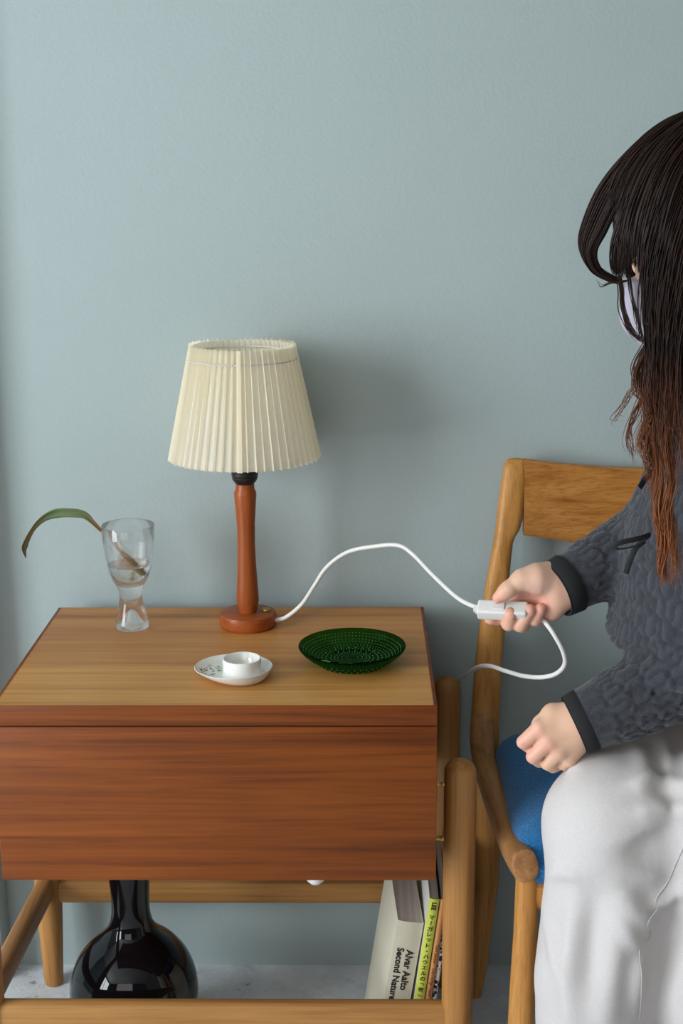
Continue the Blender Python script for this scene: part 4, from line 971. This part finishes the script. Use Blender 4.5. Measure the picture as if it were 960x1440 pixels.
    set_color(jk, 'tint', np.repeat((0.52+0.46*h)[:, None], 3, 1))  # tint darkens towards the stitch lines: crease shade put into the colour
    # cuffs
    def cuff(c0, d, r0, r1, l0, l1):
        P = np.array([c0+d*l0, c0+d*(l0+0.002), c0+d*(l1-0.002), c0+d*l1]); 
        Vo, Fo = tube_vf(P, np.array([r0-.002, r0, r1, r1-.001]), n=40, caps=False); Vi, Fi = tube_vf(P, np.array([r0-.005, r0-.005, r1-.004, r1-.003]), n=40, caps=False)
        o = len(Vo); Fx = list(Fo)+[tuple(i+o for i in reversed(f)) for f in Fi]; nl = 40*3
        for j in range(40): k = (j+1) % 40; Fx.append((j, k, k+o, j+o)); Fx.append((nl+k, nl+j, nl+j+o, nl+k+o))
        mesh('cuff', np.concatenate([Vo, Vi]), Fx, M['cuff'], jk)
    cuff(cuffR, dR, 0.0372, 0.0350, -0.016, 0.0065); cuff(cuffL, dL, 0.0368, 0.0350, -0.010, 0.0075)
    # ribbon ties
    def ribbon(pts, w, up=(0, 0, 1)):
        P = catmull([at(*q) for q in pts], 8); tube('ribbon_tie', P, w, M['ribbon'], jk, 0.0009, 8, up)
    ribbon(((917, 664, 1.47), (908, 672, 1.465), (899, 686, 1.46)), 0.0040)
    ribbon(((914, 752, 1.475), (895, 758, 1.465), (876, 762, 1.46), (863, 767, 1.46), (868, 772, 1.465), (888, 769, 1.47), (903, 762, 1.472), (912, 755, 1.475)), 0.0030)
    ribbon(((906, 760, 1.475), (893, 772, 1.475), (885, 790, 1.48), (880, 806, 1.49)), 0.0032, (1, 0, 0))
    # ---------- face mask: a shell over nose, mouth and chin
    xs = np.arange(H[0]-0.17, H[0]+0.06, 0.002); ys = np.arange(H[1]-0.13, H[1]+0.10, 0.002); zs = np.arange(H[2]-0.19, H[2]+0.04, 0.002)
    def face(Fd, g):
        Fd.ell(hp(0.030, 0, -0.045), np.array([0.058, 0.054, 0.070])*HS+g, ax, 0.03)
        Fd.cone(hp(0.066, -0.012, -0.098), hp(0.066, 0.012, -0.098), 0.018+g, 0.018+g, 0.025)
        Fd.cone(hp(0.094, 0, -0.016), hp(0.106, 0, -0.034), 0.009+g, 0.011+g, 0.04); Fd.cone(hp(0.090, 0, -0.05), hp(0.080, 0, -0.09), 0.018+g, 0.018+g, 0.04)
    A = Field(xs, ys, zs); face(A, 0.006); A2 = Field(xs, ys, zs); face(A2, -0.003)
    X, Y, Z = np.meshgrid(xs-H[0], ys-H[1], zs-H[2], indexing='ij')
    pf = (X*hf[0]+Y*hf[1]+Z*hf[2])/HS; pu = (X*hu[0]+Y*hu[1]+Z*hu[2])/HS
    region = np.maximum.reduce([0.030-pf+0.0*pu, pu+0.010+0.25*(0.10-pf)-0.010, -0.128-pu]).astype(np.float32)
    A.D = np.maximum.reduce([A.D, -A2.D, region])
    V, F = A.nets(); V = relax(V, F, 2, 0.5); mk = mesh('face_mask', V, F, M['mask'], t); mk['label'] = 'pale fabric face mask'
    for s_ in (-1, 1):
        tube('ear_loop', catmull([hp(0.034, s_*0.056, -0.035), hp(0.012, s_*0.072, -0.012), hp(-0.010, s_*0.081, 0.006), hp(-0.018, s_*0.081, -0.010)], 6), 0.0012, M['mask'], mk, n=6)
    # ---------- hair
    strands = []; cols = []
    dark = np.array(lin(26, 20, 19)[:3]); brown = np.array(lin(58, 36, 26)[:3]); red_ = np.array(lin(122, 72, 46)[:3]); fox = np.array(lin(172, 106, 66)[:3])
    def strand(P, r0, r1, tone, tipred):
        m = len(P); s = np.linspace(0, 1, m); rad = np.interp(s, [0, .1, .7, 1], [r0*.6, r0, r0*.8, r1])
        Vs, Fs = tube_vf(P, rad, n=3, caps=False); strands.append((Vs, Fs))
        zz = P[:, 2]; k = np.clip((1.03-zz)/0.20, 0, 1)*tipred
        base = dark*(1-tone)+brown*tone; tip = red_*(1-tone)+fox*tone
        cols.append(np.repeat(base[None]*(1-k[:, None])+tip[None]*k[:, None], 3, 0))
    def sheet(guides, count, spread, r=0.0008, tipred=1.0, per=7, wav=0.0, tone=(0, .5), taper=0.6, wf=9.0, cut=(.86, 1.0)):
        """strands interpolated between neighbouring guide curves"""
        G = [catmull(g, per) for g in guides]; n_ = min(len(g) for g in G)
        G = [np.array([np.interp(np.linspace(0, 1, n_), np.linspace(0, 1, len(g)), g[:, a]) for a in range(3)]).T for g in G]
        for _ in range(count):
            x = random.random()*(len(G)-1); i = min(int(x), len(G)-2); f = x-i
            P = G[i]*(1-f)+G[i+1]*f; s = np.linspace(0, 1, n_)[:, None]
            off = rng.normal(0, 1, 3)*spread; off2 = rng.normal(0, 1, 3)*spread*1.2
            P = P+off*(0.5+0.5*s)*(1-taper*s**3)+off2*s*(1-s)
            if wav > 0:
                ph = random.uniform(0, 6.28); am = wav*random.uniform(.4, 1.3); fq = wf*random.uniform(.8, 1.25)
                P = P+am*s*(np.sin(s*fq+ph)*np.array([[0.9, 0.2, 0.1]])+np.cos(s*fq*0.9+ph)*np.array([[0.1, .8, .2]]))
            cutoff = int(n_*random.uniform(*cut)); P = P[:max(cutoff, 4)]
            strand(P, r*random.uniform(.7, 1.25), r*0.25, random.uniform(*tone), tipred)
    def g3(*pts): return [at(*p) for p in pts]
    YH = H[1]
    # crown: sheets that sweep from the parting over the near side of the head
    sheet([g3((1000, 152, YH), (965, 160, YH-.03), (925, 180, YH-.05), (882, 218, YH-.055), (846, 262, YH-.05), (824, 312, YH-.045), (819, 345, YH-.04), (832, 376, YH-.04), (856, 391, YH-.04), (872, 394, YH-.045)),
           g3((1002, 156, YH), (970, 168, YH-.04), (932, 195, YH-.065), (895, 235, YH-.07), (866, 285, YH-.07), (846, 325, YH-.065), (833, 352, YH-.06), (840, 378, YH-.05), (860, 392, YH-.05), (876, 398, YH-.05)),
           ], 420, .0026, .0009, 0, 7, 0, (0, .5), .5)
    sheet([g3((1002, 156, YH), (972, 170, YH-.05), (936, 200, YH-.075), (902, 245, YH-.082), (876, 300, YH-.082), (862, 340, YH-.08), (860, 368, YH-.075), (866, 392, YH-.065)),
           g3((1004, 156, YH), (978, 175, YH-.06), (948, 210, YH-.085), (920, 255, YH-.095), (900, 305, YH-.1), (890, 345, YH-.098), (885, 372, YH-.09), (884, 392, YH-.08))], 340, .0026, .0009, 0, 7, 0, (0, .55), .6)
    near = [g3((1004, 156, YH), (982, 180, YH-.06), (955, 220, YH-.09), (930, 275, YH-.105), (912, 330, YH-.11), (906, 385, YH-.11), (908, 440, YH-.115), (915, 500, YH-.12), (912, 560, YH-.12), (918, 620, YH-.12), (925, 690, YH-.115), (934, 760, YH-.11)),
            g3((1008, 156, YH), (995, 185, YH-.07), (975, 230, YH-.1), (955, 290, YH-.115), (938, 350, YH-.12), (930, 410, YH-.12), (930, 470, YH-.125), (935, 540, YH-.125), (938, 610, YH-.13), (945, 680, YH-.125), (948, 740, YH-.12)),
            g3((1014, 156, YH), (1010, 190, YH-.075), (1000, 240, YH-.11), (985, 300, YH-.125), (972, 360, YH-.13), (962, 420, YH-.13), (956, 480, YH-.13), (958, 550, YH-.135), (960, 620, YH-.135), (966, 700, YH-.13)),
            g3((1020, 156, YH), (1030, 200, YH-.085), (1035, 250, YH-.115), (1025, 320, YH-.13), (1010, 390, YH-.135), (1000, 460, YH-.135), (995, 540, YH-.14), (995, 620, YH-.14), (1000, 720, YH-.135)),
            g3((1028, 158, YH), (1055, 210, YH-.085), (1070, 270, YH-.11), (1065, 350, YH-.12), (1055, 430, YH-.125), (1050, 520, YH-.13), (1050, 600, YH-.13), (1055, 700, YH-.13))]
    sheet(near[:2], 330, .0038, .00090, 1.0, 9, .0075, (0, .7), .45, 15, (.38, .9)); sheet(near[1:3], 420, .0042, .00090, 1.0, 9, .0075, (0, .7), .4, 15, (.40, .95)); sheet(near[2:], 800, .005, .0011, 0.9, 7, .006, (0, .5), .4, 13, (.6, 1))
    sheet([g3((1002, 152, YH), (974, 166, YH-.05), (940, 192, YH-.078), (906, 236, YH-.088), (882, 290, YH-.09), (872, 335, YH-.09), (872, 362, YH-.085)),
           g3((1002, 154, YH), (978, 172, YH-.06), (950, 208, YH-.09), (924, 255, YH-.1), (906, 305, YH-.106), (900, 350, YH-.106), (902, 385, YH-.1)),
           near[0][:7]], 560, .0034, .0010, 0, 7, .001, (0, .55), .6)
    # locks that cross the crown from behind the parting
    sheet([g3((1060, 175, YH+.03), (1020, 158, YH), (985, 157, YH-.03), (945, 170, YH-.055), (905, 198, YH-.07), (870, 238, YH-.072), (850, 285, YH-.07)),
           g3((1070, 185, YH), (1030, 162, YH-.03), (990, 165, YH-.055), (955, 190, YH-.08), (925, 225, YH-.095), (900, 280, YH-.1), (890, 330, YH-.1)),
           g3((1075, 200, YH-.03), (1045, 175, YH-.06), (1010, 180, YH-.08), (980, 215, YH-.1), (955, 260, YH-.115), (938, 320, YH-.12), (928, 380, YH-.12))], 620, .003, .0010, 0, 7, .001, (0, .6), .5)
    # back of the head and far side
    back = []
    for a in np.linspace(-1.9, 1.9, 9):
        d = np.array([1.0*math.cos(a), 1.0*math.sin(a), 0]); d = unit(d-0.0*hf)
        back.append([H+np.array([0.012, 0, 0.125])+d*0.012, H+np.array([0, 0, 0.105])+d*0.062, H+np.array([0, 0, 0.05])+d*0.108, H+np.array([0.005, 0, -0.03])+d*0.118, H+np.array([0.02, 0, -0.12])+d*0.11, H+np.array([0.04, 0.0, -0.22])+d*0.115, H+np.array([0.05, 0.0, -0.34])+d*0.118])
    sheet(back, 1500, .005, .0012, 0.6, 6, .004, (0, .5), .2)
    far = [g3((1000, 152, YH+.01), (960, 165, YH+.05), (915, 205, YH+.075), (880, 260, YH+.085), (868, 320, YH+.085), (885, 380, YH+.085), (905, 440, YH+.08), (915, 520, YH+.07), (925, 600, YH+.06)),
           g3((1010, 152, YH+.02), (990, 170, YH+.07), (955, 215, YH+.1), (925, 280, YH+.11), (915, 350, YH+.11), (925, 420, YH+.11), (935, 500, YH+.1), (945, 600, YH+.09))]
    sheet(far, 420, .004, .0011, 1.0, 7, .003, (0, .4), .3)
    # loose locks beside the face and the long wavy lengths
    for g, c_, sp_, wv in ((g3((868, 388, YH-.05), (871, 410, YH-.05), (872, 432, YH-.055), (880, 456, YH-.06), (893, 474, YH-.07), (908, 484, YH-.08)), 26, .0013, .0008),
                           (g3((880, 380, YH-.07), (886, 415, YH-.075), (893, 445, YH-.08), (898, 468, YH-.085), (906, 488, YH-.09)), 16, .0018, .001),
                           (g3((912, 478, YH-.1), (900, 500, YH-.1), (892, 522, YH-.1), (895, 545, YH-.1), (906, 562, YH-.1), (904, 590, YH-.1), (896, 620, YH-.1), (902, 645, YH-.1)), 46, .0026, .003),
                           (g3((910, 490, YH-.09), (900, 520, YH-.09), (902, 550, YH-.09), (890, 578, YH-.09), (881, 605, YH-.09), (884, 632, YH-.09), (898, 652, YH-.09)), 16, .0018, .003),
                           (g3((914, 500, YH-.11), (908, 540, YH-.11), (914, 580, YH-.115), (908, 620, YH-.115), (916, 660, YH-.115), (920, 700, YH-.115)), 70, .0035, .004),
                           (g3((922, 560, YH-.12), (918, 610, YH-.12), (924, 660, YH-.12), (921, 710, YH-.12), (930, 760, YH-.12), (928, 800, YH-.12), (936, 825, YH-.12)), 90, .0026, .003),
                           (g3((938, 560, YH-.125), (932, 620, YH-.125), (940, 670, YH-.125), (936, 720, YH-.125), (944, 770, YH-.125), (952, 830, YH-.12)), 60, .0026, .003),
                           (g3((905, 520, YH-.09), (892, 545, YH-.09), (880, 560, YH-.085), (866, 585, YH-.08), (862, 600, YH-.08)), 7, .003, .003),
                           (g3((880, 395, YH-.05), (868, 397, YH-.05), (855, 398, YH-.05), (842, 402, YH-.05), (834, 390, YH-.05)), 3, .001, .001)):
        sheet([g, [q+np.array([0.003, -.003, 0]) for q in g]], c_, sp_, .00062, 1.0, 7, wv*1.8, (.2, 1.0), .2, 14.0)
    # dark under-layer so that no scalp shows through
    xs = np.arange(H[0]-0.14, H[0]+0.16, 0.005); ys = np.arange(H[1]-0.14, H[1]+0.14, 0.005); zs = np.arange(H[2]-0.2, H[2]+0.16, 0.005)
    Q = Field(xs, ys, zs); Q.ell(hp(-0.004, 0, 0.024), np.array([0.098, 0.080, 0.096])*HS, ax, 0.01); Q.ell(hp(-0.045, 0, -0.05), np.array([0.058, 0.078, 0.085])*HS, ax, 0.03)
    X, Y, Z = np.meshgrid(xs-H[0], ys-H[1], zs-H[2], indexing='ij'); pf = (X*hf[0]+Y*hf[1]+Z*hf[2])/HS; pu = (X*hu[0]+Y*hu[1]+Z*hu[2])/HS
    Q.D = np.maximum(Q.D, (np.minimum(pf-0.055, 0.75*(pf-0.0)-0.66*(pu+0.035))).astype(np.float32))
    V, F = Q.nets(); strands.append((V, [tuple(f) for f in F])); cols.append(np.tile(dark, (len(V), 1)))
    V, F = join_vf(strands); hr = mesh('hair', V, F, M['hair'], t); set_color(hr, 'tint', np.concatenate(cols)); hr['label'] = 'long dark brown hair with reddish wavy ends'; hr['kind'] = 'stuff'
    return t
person()
